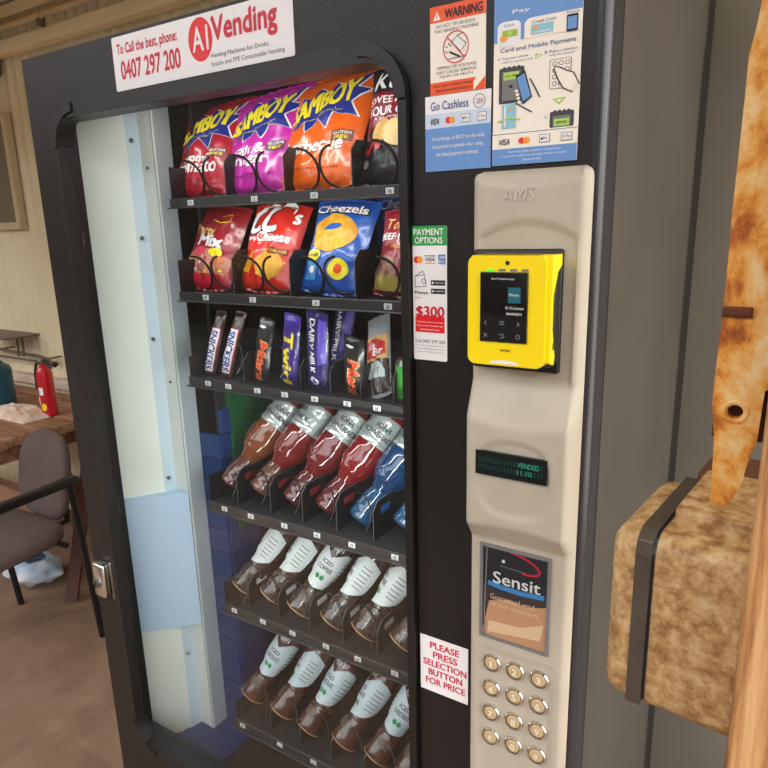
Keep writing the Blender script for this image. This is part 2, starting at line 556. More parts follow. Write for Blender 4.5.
hole2 = round_rect(-1.128, 0.47, -0.412, 1.750, 0.008, 3)
m.prism(round_rect(-1.148, 0.45, -0.385, 1.765, 0.05, 8), [hole2[::-1]], FN, 0.046, 0.06, BLACK)
m.build('inner_frame', vm)
m = W()
m.prism(round_rect(-1.091, 0.472, -0.3975, 1.749, 0.066, 10), [round_rect4(-1.0775, 0.496, -0.409, 1.727, (.04, .045, .010, .012), 10)[::-1]], FN, -0.009, 0.03, RUBBER)
for cx, cz, a0 in ((-0.4635, 1.683, 0), (-1.025, 1.683, PI / 2), (-1.025, 0.538, PI), (-0.4635, 0.538, 1.5 * PI)):
    o_ = [(cx + 0.067 * math.cos(a0 + PI / 2 * i / 10), cz + 0.067 * math.sin(a0 + PI / 2 * i / 10)) for i in range(11)]
    i_ = [(cx + 0.052 * math.cos(a0 + PI / 2 * i / 10), cz + 0.052 * math.sin(a0 + PI / 2 * i / 10)) for i in range(11)]
    m.prism(o_ + i_[::-1], [], FN, -0.0125, 0.02, RUBBER)
m.build('gasket', vm, bevel=0.004, seg=3)
GLASS = None
def schlick_glass(name):
    g = bpy.data.materials.new(name); g.use_nodes = True
    nt = g.node_tree; nt.nodes.remove(nt.nodes['Principled BSDF'])
    out = nt.nodes['Material Output']
    tr = nt.nodes.new('ShaderNodeBsdfTransparent'); tr.inputs['Color'].default_value = (0.97, 0.985, 0.98, 1)
    gl = nt.nodes.new('ShaderNodeBsdfGlossy'); gl.inputs['Roughness'].default_value = 0.0
    ge = nt.nodes.new('ShaderNodeNewGeometry')
    dt = nt.nodes.new('ShaderNodeVectorMath'); dt.operation = 'DOT_PRODUCT'
    nt.links.new(ge.outputs['Normal'], dt.inputs[0]); nt.links.new(ge.outputs['Incoming'], dt.inputs[1])
    def mth(op, a, b):
        n = nt.nodes.new('ShaderNodeMath'); n.operation = op
        for k, q in enumerate((a, b)):
            if q is None: continue
            if isinstance(q, (int, float)): n.inputs[k].default_value = q
            else: nt.links.new(q, n.inputs[k])
        return n.outputs[0]
    c = mth('ABSOLUTE', dt.outputs['Value'], None)
    k = mth('POWER', mth('SUBTRACT', 1.0, c), 5.0)
    f = mth('MULTIPLY_ADD', k, 0.95); f.node.inputs[2].default_value = 0.045
    mx = nt.nodes.new('ShaderNodeMixShader')
    nt.links.new(f, mx.inputs['Fac']); nt.links.new(tr.outputs[0], mx.inputs[1]); nt.links.new(gl.outputs[0], mx.inputs[2])
    nt.links.new(mx.outputs[0], out.inputs['Surface'])
    return g
GLASS = schlick_glass('window_glass')
m = W(); m.box((-1.075, 0.012, 0.488), (-0.407, 0.017, 1.733), GLASS)
m.build('glass_pane', vm)
# white steel liner on the hinge side
def plan(X, y): return (X * (0.7 + y), y)
def sheet(mb, pts, z0, z1, mt, th=0.004):
    pts = [Vector((a, b)) for a, b in pts]
    for a, b in zip(pts[:-1], pts[1:]):
        d = (b - a).normalized(); n_ = Vector((-d.y, d.x)) * th
        vs = [(a.x, a.y, z0), (b.x, b.y, z0), (b.x + n_.x, b.y + n_.y, z0), (a.x + n_.x, a.y + n_.y, z0)]
        vs += [(q[0], q[1], z1) for q in vs]
        mb.add(vs, [(0,3,2,1),(4,5,6,7),(0,1,5,4),(1,2,6,5),(2,3,7,6),(3,0,4,7)], mt)
A0 = (-1.146, 0.064); A1 = plan(-1.30, 0.14); A2 = plan(-1.255, 0.165)
A3 = plan(-1.210, 0.163); A4 = plan(-1.153, 0.205)
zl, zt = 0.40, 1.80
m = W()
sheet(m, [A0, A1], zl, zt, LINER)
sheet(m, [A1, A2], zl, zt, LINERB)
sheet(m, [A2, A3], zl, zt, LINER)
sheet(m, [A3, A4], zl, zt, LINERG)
# boxed ledge low down
F0 = (A0[0] + 0.004, 0.062); F1 = (A3[0], A3[1] - 0.003)
zc, zb2 = P(189, 493, 1, F1[1]).z, P(203, 624, 1, F1[1]).z
vs = [(F0[0], F0[1], zb2), (F1[0], F1[1], zb2), (A2[0], A2[1] - 0.002, zb2), (A0[0] + .002, A0[1] + .001, zb2)]
vs += [(q[0], q[1], zc) for q in vs]
m.add(vs, [(0,3,2,1),(4,5,6,7),(0,1,5,4),(1,2,6,5),(2,3,7,6),(3,0,4,7)], mat('ledge_reflection_blue', (180, 206, 232), rough=.4))  # blue reflection on the glass put into the ledge colour
for q, zz in ((0.5, 1.71), (0.5, 1.53), (0.5, 1.33), (0.5, 1.03), (0.5, 0.60)):
    bx = A1[0] + (A2[0] - A1[0]) * q; by = A1[1] + (A2[1] - A1[1]) * q
    m.lathe([(0.0045, 0), (0.0045, 0.002), (0.0025, 0.0035), (0, 0.0035)], STEEL, (bx + 0.001, by - 0.003, zz), (0.6, -0.8, 0), 12)
for q, zz in ((0.5, 1.66), (0.5, 1.24)):
    bx = A2[0] + (A3[0] - A2[0]) * q; by = A2[1]
    m.lathe([(0.0028, 0), (0.0028, 0.001), (0, 0.001)], INK, (bx, by - 0.004, zz), (0, -1, 0), 10)
tag(m.build('side_liner', vm), 'white steel side liner with screws')
# door lock
m = W()
m.rbox((-1.143, -0.020, 0.822), (-1.108, 0.002, 0.897), 0.006, CHROME)
m.rbox((-1.106, -0.006, 0.818), (-1.093, 0.002, 0.900), 0.003, STEEL)
m.lathe([(0.011, 0), (0.011, 0.004), (0.007, 0.006), (0, 0.006)], STEEL, (-1.126, -0.0195, 0.857), (0, -1, 0), 20)
m.box((-1.1275, -0.0268, 0.850), (-1.1245, -0.0255, 0.864), INK)
tag(m.build('door_lock', vm), 'chrome pop-out lock handle')

# ---------------------------------------------------------------- stickers on the door
def sheet_fn(x0, z0, w, h, y=0.0):
    return lambda a, b, l: (x0 + a * w, y - l, z0 + b * h)
def sticker(name, label, x0, z0, w, h, base, r=0.0, y=-0.0004):
    m = W()
    fn = sheet_fn(x0, z0, w, h, y)
    out = round_rect(0, 0, 1, 1, 1e-4, 1) if not r else [((px) / w, pz / h) for px, pz in round_rect(0, 0, w, h, r, 5)]
    m.prism(out, [], lambda a, b, d: fn(a, b, d), 0.0, 0.0008, base)
    return m, fn, lambda: tag(m.build(name, vm), label)
L1, L2, L3, L4 = 0.0011, 0.0014, 0.0017, 0.0020

# phone sign
m, fn, done = sticker('phone_sign', 'white phone number sign with red lettering', -0.9165, 1.7525, 0.3545, 0.0755, WHITE, 0.003)
m.a_text(fn, 'To Call the best, phone:', 0.03, 0.62, 0.375, 0.235, RED, L1, bold=0.03)
m.a_text(fn, '0407 297 200', 0.045, 0.20, 0.37, 0.34, RED, L1, bold=0.03)
m.a_ell(fn, 0.535, 0.585, 0.066, 0.37, REDB, L1)
m.a_text(fn, 'A1', 0.492, 0.40, 0.086, 0.40, WHITE, L2, bold=0.02)
m.a_text(fn, 'Vending', 0.60, 0.40, 0.325, 0.50, RED, L1, bold=0.035)
m.a_text(fn, 'Vending Machines for Drinks,', 0.585, 0.215, 0.30, 0.10, INK, L1)
m.a_text(fn, 'Snacks and PPE Consumable Vending', 0.585, 0.075, 0.37, 0.10, INK, L1)
done()
# warning
m, fn, done = sticker('warning_sticker', 'orange and white tipping hazard warning sticker', -0.3695, 1.682, 0.0665, 0.090, CREAMW)
m.a_rect(fn, 0, 0.82, 1, 0.18, ORG, L1)
m.a_rect(fn, 0, 0.0, 1, 0.145, ORG, L1)
m.a_poly(fn, [(0.06, 0.845), (0.20, 0.845), (0.13, 0.945)], WHITE, L2)
m.a_rect(fn, 0.123, 0.87, 0.016, 0.045, ORG, L3)
m.a_text(fn, 'WARNING', 0.28, 0.85, 0.66, 0.10, INK, L2, bold=0.03)
m.a_text(fn, 'DO NOT TIP OR ROCK', 0.12, 0.755, 0.70, 0.036, INK, L1)
m.a_text(fn, 'THIS VENDING MACHINE', 0.08, 0.70, 0.80, 0.036, INK, L1)
m.a_poly(fn, [(0.40, 0.58), (0.50, 0.64), (0.66, 0.54), (0.56, 0.46)], WHITE, L1)
m.a_line(fn, [(0.40, 0.58), (0.50, 0.64), (0.66, 0.54), (0.56, 0.46), (0.40, 0.58)], 0.012, INK, L2, 1.35)
m.a_line(fn, [(0.5, 0.64), (0.60, 0.66)], 0.012, INK, L2, 1.35)
m.a_line(fn, [(0.36, 0.47), (0.47, 0.43), (0.55, 0.40)], 0.03, INK, L2, 1.35)
m.a_line(fn, [(0.32, 0.39), (0.66, 0.40)], 0.01, INK, L2, 1.35)
for q in ((0.29, 0.54), (0.33, 0.57), (0.29, 0.48), (0.36, 0.55)): m.a_line(fn, [q, (q[0] + 0.035, q[1] - 0.02)], 0.014, INK, L2, 1.35)
m.a_ring(fn, 0.475, 0.515, 0.225, 0.175, 0.016, RED, L3, 1.35)
m.a_line(fn, [(0.32, 0.64), (0.63, 0.39)], 0.018, RED, L3, 1.35)
for k, (s_, a_, b_) in enumerate((('TIPPING OR ROCKING', 0.12, 0.72), ('MAY CAUSE SERIOUS', 0.12, 0.72), ('INJURY OR DEATH', 0.18, 0.60))):
    m.a_text(fn, s_, a_, 0.285 - 0.052 * k, b_, 0.036, INK, L1)
m.a_text(fn, 'ANTI THEFT DEVICE MEANS', 0.05, 0.085, 0.72, 0.03, INK, L2)
m.a_text(fn, 'OBTAINING FREE PRODUCT', 0.10, 0.03, 0.66, 0.03, INK, L2)
m.a_poly(fn, [(1.0, 0.14), (0.80, 0.0), (0.80, 0.10), (0.86, 0.15)], CREAMW, L3)
done()
def pay_marks(m, fn, xs, y, w, h):
    m.a_text(fn, 'VISA', xs[0], y, w, h * 0.8, mat('visa_ink', (40, 40, 60), rough=.5), L2, bold=0.02, shear=0.3)
    cx = xs[1] + w * 0.5
    asp = m.asp
    m.a_ell(fn, cx - w * .22, y + h * .4, w * .34, w * .34 / asp, MCR, L2)
    m.a_ell(fn, cx + w * .22, y + h * .4, w * .34, w * .34 / asp, MCO, L3)
    for x, s_ in ((xs[2], 'Pay'), (xs[3], 'G Pay')):
        m.a_rect(fn, x, y - h * .12, w, h * 1.1, GREYP, L2)
        m.a_rect(fn, x + w * .06, y - h * .12 + h * .08, w * .88, h * .94, WHITE, L3)
        if s_ == 'Pay': m.a_ell(fn, x + w * .26, y + h * .42, w * .10, w * .12 / asp, INK, L4)
        m.a_text(fn, s_, x + w * (.40 if s_ == 'Pay' else .16), y + h * .20, w * (.42 if s_ == 'Pay' else .68), h * .45, INK, L4)
# go cashless
m, fn, done = sticker('cashless_sticker', 'white and blue go cashless sticker', -0.3765, 1.6005, 0.0805, 0.081, WHITE)
m.asp = 1.0
m.a_rect(fn, 0, 0, 1, 0.575, BLUEP, L1)
m.a_rect(fn, 0, 0.575, 1, 0.19, PALE, L1)
m.a_text(fn, 'Go Cashless', 0.09, 0.81, 0.58, 0.11, BLUED, L1, bold=0.015)
m.a_ring(fn, 0.83, 0.865, 0.085, 0.085, 0.010, GREYP, L1)
for k in range(3): m.a_line(fn, [(0.80 + .03 * k, 0.83), (0.815 + .032 * k, 0.865), (0.80 + .03 * k, 0.90)], 0.012, GREYP, L2)
pay_marks(m, fn, (0.09, 0.33, 0.57, 0.81), 0.625, 0.13, 0.10)
for k, (s_, a_, b_) in enumerate((('A surcharge of $0.27 on the total', 0.11, 0.80), ('transaction is applied when using', 0.11, 0.78), ('the listed payment methods.', 0.17, 0.66))):
    m.a_text(fn, s_, a_, 0.395 - 0.105 * k, b_, 0.065, WHITE, L2, bold=0.015)
done()
# payment poster
m, fn, done = sticker('payment_poster', 'tall white and blue card and mobile payment poster', -0.2935, 1.6015, 0.0925, 0.190, CREAMW)
m.asp = 2.05
A_ = 2.05
fn0 = fn
fn = lambda a, b, l: fn0(a, b if b < .088 or b > .9999 else .088 + .782 * (b - .088), l)
m.a_rect(fn0, 0, 0.76, 1, 0.24, BLUEP, L1)
m.a_rect(fn, 0, 0.80, 1, 0.20, BLUEP, L1 + .0001)
m.a_text(fn, 'Pay', 0.22, 0.965, 0.2, 0.03, WHITE, L2, bold=.02)
m.a_poly(fn, [((x) / .0925, z / .19) for x, z in round_rect(0.004, 0.146, 0.0295, 0.1765, 0.007)], WHITE, L2)
m.a_poly(fn, [(0.36, 0.80), (0.36, 0.88)] + [(0.44 - .08 * math.cos(a * PI / 12), 0.885 + 0.04 * math.sin(a * PI / 12)) for a in range(7)] + [(1, 0.925), (1, 0.80)], CREAMW, L2)
m.a_text(fn, 'Cash', 0.12, 0.895, 0.12, 0.018, BLUED, L3)
m.a_rect(fn, 0.10, 0.83, 0.18, 0.042, mat('note_green', (160, 190, 60), rough=.5), L3)
m.a_ell(fn, 0.19, 0.851, 0.03, 0.015, LIME, L4); m.a_ell(fn, 0.12, 0.822, 0.045, 0.02, MCO, L4)
m.a_text(fn, 'Credit Debit', 0.45, 0.885, 0.27, 0.02, BLUED, L3)
m.a_rect(fn, 0.44, 0.815, 0.25, 0.062, CARD, L3); m.a_rect(fn, 0.47, 0.846, 0.05, 0.018, MCO, L4); m.a_rect(fn, 0.47, 0.825, 0.19, 0.006, WHITE, L4)
m.a_text(fn, 'Mobile', 0.83, 0.905, 0.14, 0.015, BLUED, L3)
m.a_poly(fn, [((x) / .0925, z / .19) for x, z in round_rect(0.077, 0.151, 0.0885, 0.171, 0.0015)], INK, L3)
m.a_rect(fn, 0.845, 0.81, 0.10, 0.075, BLUEP, L4)
m.a_text(fn, 'Card and Mobile Payment', 0.08, 0.725, 0.86, 0.036, BLUED, L1, bold=.012)
m.a_text(fn, 'A. Tap your phone', 0.05, 0.682, 0.36, 0.019, BLUED, L1); m.a_text(fn, 'Insert or tap your card', 0.10, 0.657, 0.36, 0.019, BLUED, L1)
m.a_line(fn, [(0.50, 0.69), (0.57, 0.677), (0.50, 0.664), (0.50, 0.69)], 0.018, LIME, L1, A_)
m.a_text(fn, 'B. Make a selection', 0.60, 0.682, 0.36, 0.019, BLUED, L1); m.a_text(fn, 'with the keypad', 0.65, 0.657, 0.28, 0.019, BLUED, L1)
RD = mat('reader_drawn', (62, 60, 62), rough=.5)
def reader(x, y, w, h):
    m.a_poly(fn, [((px) / .0925, pz / .19) for px, pz in round_rect(x * .0925, y * .19, (x + w) * .0925, (y + h) * .19, 0.002)], RD, L1)
    for k in range(4): m.a_rect(fn, x + w * (.16 + .19 * k), y + h - .003, w * .11, .010, INK, L2)
reader(0.07, 0.395, 0.30, 0.235)
m.a_rect(fn, 0.11, 0.415, 0.22, 0.19, GREYP, L2)
m.a_rect(fn, 0.125, 0.55, 0.185, 0.05, LIME, L3); m.a_text(fn, '$2.5 000', 0.145, 0.565, 0.145, 0.018, INK, L4)
m.a_ell(fn, 0.215, 0.505, 0.025, 0.012, INK, L3)
m.a_poly(fn, [(0.27, 0.57), (0.38, 0.60), (0.47, 0.42), (0.36, 0.375)], INK, L3)
m.a_poly(fn, [(0.285, 0.555), (0.375, 0.58), (0.455, 0.425), (0.365, 0.395)], BLUEP, L4)
m.a_line(fn, [(0.44, 0.54), (0.50, 0.48), (0.56, 0.41)], 0.016, INK, L3, A_)
m.a_line(fn, [(0.28, 0.39), (0.36, 0.36), (0.47, 0.32)], 0.016, INK, L3, A_)
for k in range(4): m.a_ell(fn, 0.285 + .012 * k, 0.47 - .025 * k, 0.02, 0.010, CREAMW, L4)
m.a_rect(fn, 0.115, 0.225, 0.165, 0.165, CARD, L2); m.a_rect(fn, 0.20, 0.345, 0.04, 0.02, MCO, L3); m.a_rect(fn, 0.14, 0.24, 0.02, 0.14, WHITE, L3)
m.a_line(fn, [(0.06, 0.275), (0.20, 0.295), (0.34, 0.28)], 0.02, LIME, L4, A_)
m.a_poly(fn, [((px) / .0925, pz / .19) for px, pz in round_rect(0.061, 0.0855, 0.0835, 0.1215, 0.002)], GREYP, L1)
m.a_poly(fn, [((px) / .0925, pz / .19) for px, pz in round_rect(0.0618, 0.0863, 0.0827, 0.1207, 0.002)], CREAMW, L2)
for r_ in range(4):
    for c_ in range(3): m.a_ring(fn, 0.72 + .07 * c_, 0.61 - .042 * r_, 0.024, 0.013, 0.007, INK, L3, A_, n=12)
m.a_poly(fn, [(0.71, 0.588), (0.76, 0.585), (0.86, 0.55), (0.95, 0.53), (0.98, 0.46), (0.90, 0.43), (0.80, 0.45), (0.74, 0.54)], CREAMW, L4)
m.a_line(fn, [(0.71, 0.588), (0.76, 0.588), (0.86, 0.555), (0.93, 0.54), (1.0, 0.46)], 0.014, INK, L4 + .0002, A_)
m.a_line(fn, [(0.71, 0.58), (0.76, 0.51), (0.82, 0.45), (0.93, 0.415)], 0.014, INK, L4 + .0002, A_)
m.a_poly(fn, [(0.70, 0.388), (0.86, 0.394), (0.78, 0.346)], LIME, L1); m.a_poly(fn, [(0.745, 0.38), (0.815, 0.383), (0.78, 0.362)], CREAMW, L2)
m.a_text(fn, 'C.', 0.62, 0.265, 0.04, 0.018, BLUED, L1)
reader(0.68, 0.20, 0.27, 0.105)
m.a_rect(fn, 0.715, 0.20, 0.20, 0.075, GREYP, L2); m.a_rect(fn, 0.73, 0.21, 0.17, 0.045, LIME, L3); m.a_text(fn, 'APPROVED', 0.75, 0.222, 0.13, 0.018, INK, L4)
m.a_rect(fn, 0, 0.0, 1, 0.20, CREAMW, L3)
m.a_rect(fn, 0, 0.187, 1, 0.004, BLUED, L4)
m.a_rect(fn, 0, 0.0, 1, 0.088, BLUEP, L4)
for (lo, L_) in ((L3 + .0004, 0),):
    a1_, a2_, a3_, a4_ = L1, L2, L3, L4
    L2s = L2
    L1, L2, L3, L4 = L1 + .001, L2 + .001, L3 + .001, L4 + .001
    pay_marks(m, fn, (0.09, 0.33, 0.57, 0.82), 0.115, 0.125, 0.05)
    for k, (a_, b_) in enumerate(((0.20, 0.62), (0.11, 0.78), (0.38, 0.22))):
        m.a_text(fn, ('Cards and mobile payments accepted here', 'Transactions subject to surcharge shown on reader', 'See terms for details')[k], a_, 0.062 - .022 * k, b_, 0.012, WHITE, L1)
    L1, L2, L3, L4 = a1_, a2_, a3_, a4_
done()
# payment options
m, fn, done = sticker('payment_options_sticker', 'narrow green and white payment options sticker', -0.3960, 1.3765, 0.0465, 0.163, WHITE, 0.002)
m.asp = 3.5
m.a_rect(fn, 0, 0.86, 1, 0.14, GRN, L1)
m.a_text(fn, 'PAYMENT', 0.05, 0.935, 0.86, 0.045, WHITE, L2, bold=.02)
m.a_text(fn, 'OPTIONS', 0.08, 0.875, 0.80, 0.045, WHITE, L2, bold=.02)
m.a_ell(fn, 0.13, 0.757, 0.085, 0.025, MCR, L2); m.a_ell(fn, 0.22, 0.757, 0.085, 0.025, MCO, L3)
m.a_rect(fn, 0.36, 0.727, 0.32, 0.008, MCO, L1); m.a_rect(fn, 0.36, 0.782, 0.32, 0.006, INK, L1)
m.a_text(fn, 'VISA', 0.39, 0.745, 0.26, 0.028, mat('visa_ink', (40, 40, 60)), L1, bold=.02, shear=.3)
m.a_rect(fn, 0.76, 0.725, 0.20, 0.07, mat('amex_blue', (40, 120, 200), rough=.5), L1)
for k in range(2): m.a_text(fn, ('AM', 'EX')[k], 0.79, 0.763 - .03 * k, 0.15, 0.022, WHITE, L2, bold=.02)
m.a_line(fn, [(0.07, 0.555), (0.07, 0.635), (0.35, 0.645), (0.40, 0.56), (0.07, 0.555)], 0.018, INK, L1, 3.5)
m.a_line(fn, [(0.07, 0.635), (0.30, 0.675), (0.35, 0.645)], 0.018, INK, L1, 3.5)
m.a_ring(fn, 0.33, 0.60, 0.06, 0.017, 0.016, INK, L1, 3.5, n=14)
m.a_text(fn, 'Monyx', 0.06, 0.495, 0.40, 0.033, INK, L1, bold=.015); m.a_text(fn, 'Wallet', 0.06, 0.47, 0.2, 0.012, GREYP, L1)
for k in range(2):
    m.a_rect(fn, 0.54, 0.57 - .062 * k, 0.41, 0.038, INK, L1)
    m.a_text(fn, ('App Store', 'Google Play')[k], 0.66, 0.581 - .062 * k, 0.26, 0.016, WHITE, L2); m.a_ell(fn, 0.60, 0.589 - .062 * k, .03, .009, WHITE, L2)
m.a_text(fn, '$300', 0.10, 0.325, 0.82, 0.088, RED, L2, bold=.03)
m.a_poly(fn, [(0.07, 0.215)] + [(0.93, 0.215), (0.93, 0.335), (0.5, 0.345), (0.07, 0.335)], REDB, L1)
for k in range(3): m.a_text(fn, ('Try your chance to win', 'when you join the Nayax app', 'download now')[k], 0.11 + (.1 if k == 2 else 0), 0.285 - .027 * k, 0.78 - (.2 if k == 2 else 0), 0.015, WHITE, L2)
m.a_text(fn, 'Call 0407 297 200', 0.06, 0.135, 0.88, 0.024, INK, L1)
for k in range(3): m.a_text(fn, ('or drop details to', 'or vending@bigpond.com', 'www.a1vending.com.au')[k], 0.10, 0.105 - .024 * k, 0.8, 0.014, GREYP, L1)
done()
# press selection
m, fn, done = sticker('instruction_sticker', 'small white sticker with red press selection button text', -0.3925, 0.8955, 0.0735, 0.0875, WHITE)
for k, (s_, a_, b_) in enumerate((('PLEASE', 0.22, 0.60), ('PRESS', 0.28, 0.50), ('SELECTION', 0.07, 0.90), ('BUTTON', 0.18, 0.70), ('FOR PRICE', 0.12, 0.82))):
    m.a_text(fn, s_, a_, 0.805 - .165 * k, b_, 0.115, RED, L1, bold=.03)
done()

# ---------------------------------------------------------------- beige control panel
px0, px1, pz0, pz1 = -0.3120, -0.1825, 0.60, 1.597
def sstep(a, b, x):
    t = max(0.0, min(1.0, (x - a) / (b - a))); return t * t * (3 - 2 * t)
def lstep(a, b, x): return max(0.0, min(1.0, (x - a) / (b - a)))
def prot(s, z):
    q = 4 * s * (1 - s)
    base = 0.012
    top_hi, top_lo = 1.362, 1.322 - 0.011 * q
    bot_hi, bot_lo = 1.184 + 0.006 * q, 1.160
    k = lstep(top_hi, top_lo, z) * (1 - lstep(bot_hi, bot_lo, z))
    d = base + 0.020 * k
    if 1.362 < z < 1.59:                          # arched hollow round the reader
        arch = 1.522 + 0.020 * max(0.0, 1 - ((s - .48) / .46) ** 2)
        if 0.06 < s < 0.92: d -= 0.004 * (1 - sstep(arch - .004, arch + .002, z)) * sstep(.06, .09, s) * (1 - sstep(.89, .92, s))
    sc = 1.597 - 0.010 * q                          # dip along the top edge
    d -= 0.004 * sstep(sc - .012, sc, z) * (1 if .08 < s < .92 else 0)
    ax = abs((s - .47) / .35); az = abs((z - 1.249) / .047)
    rr = (ax ** 3.2 + az ** 2.6)
    d -= 0.0035 * (1 - sstep(0.85, 1.05, rr))       # shallow field round the display
    if z < 1.006: d -= 0.002 * sstep(.10, .13, s) * (1 - sstep(.84, .87, s)) * (1 - sstep(1.0, 1.006, z))
    return d
ss = [0.0, 0.0, 0.012, 0.03, 0.06] + [0.06 + 0.86 * i / 34 for i in range(1, 35)] + [0.94, 0.965, 0.985, 1.0, 1.0]
ff = [None, 0.55, 0.85, 0.97, 1.0] + [1.0] * 34 + [0.97, 0.72, 0.45, 0.25, None]
nz = 250
vs = []
for j in range(nz + 1):
    z = pz0 + (pz1 - pz0) * j / nz
    ez = sstep(0, 0.010, pz1 - z)
    for s, f_ in zip(ss, ff):
        cr = 0.0
        if pz1 - z < 0.012: cr = 0.010 - math.sqrt(max(0, 0.012 ** 2 - (0.012 - (pz1 - z)) ** 2)) * 0.83
        x = px0 + (px1 - px0) * s
        x = min(max(x, px0 + max(0, cr)), px1 - max(0, cr))
        vs.append((x, 0.002 if f_ is None or j == nz else -prot(s, z) * f_ * (0.55 + 0.45 * ez), z))
C_ = len(ss)
fs = [(j * C_ + i, j * C_ + i + 1, (j + 1) * C_ + i + 1, (j + 1) * C_ + i) for j in range(nz) for i in range(C_ - 1)]
m = W(); m.add(vs, fs, BEIGE, True)
m.box((px0 + .01, -0.004, pz0), (px1 - .01, 0.001, pz1 - .02), BEIGE)
panel = tag(m.build('control_panel', vm, angle=50), 'beige plastic control panel')
def onpanel(u, v, y=-0.010):
    return P(u, v, 1, y)
# moulded letters at the head of the panel
m = W()
fn = sheet_fn(-0.2775, 1.5625, 0.038, 0.0150, -0.0105)
tv, tf = text2d('AMS', 0.0, 0.2)
m.art(fn, tv, tf, BEIGEL, 0.0028)
nv_ = len(tv)
from collections import Counter
ec = Counter()
for f in tf:
    for i in range(len(f)): ec[tuple(sorted((f[i], f[(i + 1) % len(f)])))] += 1
side = [e for e, c in ec.items() if c == 1]
m.add([fn(x, y, 0.0028) for x, y in tv] + [fn(x, y, -0.001) for x, y in tv], [(a, b, nv_ + b, nv_ + a) for a, b in side], BEIGEL)
m.build('moulded_logo', panel)
# display
DISP = mat('display_glass', (6, 20, 18), rough=0.15)
VFD = mat('display_glow', (50, 150, 130), rough=0.5, emit=0.12)
VFDD = mat('display_ghost', (12, 44, 40), rough=0.4)
da = onpanel(476.4, 472.0, -.030); db = onpanel(548, 461, -.030)
m = W()
dz0, dz1 = da.z, da.z + 0.0295
m.box((da.x, -0.0328, dz0), (db.x, -0.026, dz1), DISP)
fn = sheet_fn(da.x, dz0, db.x - da.x, dz1 - dz0, -0.0328)
for r_ in range(2):
    for c_ in range(20): m.a_rect(fn, 0.05 + .0455 * c_, 0.54 - .30 * r_, 0.032, 0.22, VFDD, .0003)
m.a_text(fn, 'VENDED', 0.60, 0.55, 0.30, 0.20, VFD, .0006)
m.a_text(fn, '11.10', 0.60, 0.25, 0.20, 0.20, VFD, .0006)
tag(m.build('display', panel), 'dark green display')
# card window
wa = onpanel(482, 632, -.010); wb = onpanel(551, 559.5, -.010)
cz0, cz1 = wa.z, wa.z + 0.128
CARDN = mat('card_navy', (26, 22, 34), rough=0.5)
CARDO = mat('copper_reflection', (206, 150, 112), rough=0.5)
CARDL = mat('card_pale', (232, 196, 160), rough=0.5)
m = W()
m.prism([(wa.x - .002, cz0 - .002), (wb.x + .002, cz0 - .002), (wb.x + .002, cz1 + .002), (wa.x - .002, cz1 + .002)],
        [[(wa.x + .002, cz0 + .002), (wa.x + .002, cz1 - .002), (wb.x - .002, cz1 - .002), (wb.x - .002, cz0 + .002)]], FN, -0.0150, -0.009, GREYP)
m.box((wa.x, -0.0126, cz0), (wb.x, -0.009, cz1), CARDN)
fn = sheet_fn(wa.x, cz0, wb.x - wa.x, cz1 - cz0, -0.0126)
m.a_poly(fn, [(0.0, 0.0), (1, 0.0), (1, 0.50), (0.7, 0.44), (0.4, 0.46), (0.12, 0.40), (0.04, 0.12)], CARDO, .0003)  # copper area: reflection in the window painted onto the card
m.a_poly(fn, [(0.10, 0.05), (0.9, 0.12), (0.94, 0.30), (0.6, 0.20), (0.12, 0.18)], CARDL, .0005)
m.a_line(fn, [(0.06, 0.0), (0.05, 0.3), (0.08, 0.97)], 0.02, GREYP, .0006, 1.43)
m.a_line(fn, [(0.50 + .36 * math.cos(t) + .02 * t, 0.885 + .085 * math.sin(t) - .05 * math.cos(t)) for t in [1.9 - i * 3.1 / 24 for i in range(25)]], 0.03, RED, .0006, 1.43)
m.a_line(fn, [(0.28, 0.81), (0.66, 0.80)], 0.012, GREYP, .0006, 1.43)
m.a_ell(fn, 0.33, 0.865, 0.025, 0.018, WHITE, .0006)
m.a_text(fn, 'Sensit', 0.18, 0.615, 0.70, 0.125, WHITE, .0009, bold=.015)
m.a_line(fn, [(0.10, 0.60), (0.30, 0.58), (0.60, 0.572), (0.94, 0.59)], 0.075, mat('card_blue', (60, 140, 205), rough=.3), .0006, 1.43)
m.a_text(fn, 'Guaranteed vend', 0.14, 0.43, 0.66, 0.06, CARDL, .0007)
m.a_text(fn, 'or your money back', 0.16, 0.345, 0.70, 0.06, CARDL, .0007)
m.box((wa.x, -0.0156, cz0), (wb.x, -0.0148, cz1), GLASS)
tag(m.build('card_window', panel), 'clear window holding a dark and copper card')  # the copper part of the card is a painted reflection
# keypad buttons
k1 = onpanel(491, 664, -.014); k3 = onpanel(538.5, 679.5, -.014); ks = onpanel(485.5, 735.5, -.014)
dx = (k3.x - k1.x) / 2; dz = (ks.z - k1.z) / 3
KEY = mat('key_face', (196, 170, 128), rough=0.4)
KINK = mat('key_ink', (240, 232, 214), rough=0.5)
for r_ in range(4):
    for c_ in range(3):
        ch = '123456789*0#'[r_ * 3 + c_]
        cx = k1.x + dx * c_ ; cz = k1.z + dz * r_
        m = W()
        m.lathe([(0.0128, -0.004), (0.0128, 0.0025), (0.0115, 0.0042), (0.0098, 0.0038), (0.0094, 0.001)], CHROME, (cx, -0.010, cz), (0, -1, 0), 28)
        m.lathe([(0.0090, 0.0), (0.0090, 0.0032), (0.0078, 0.0042), (0.0, 0.0044)], KEY, (cx, -0.010, cz), (0, -1, 0), 24)
        fn = sheet_fn(cx - .0035, cz - .0045, .007, .009, -0.0147)
        m.a_text(fn, ch, 0.1 if ch != '1' else .35, 0, 0.8 if ch != '1' else .3, 1, KINK, .0002, bold=.02)
        m.build('button', panel)
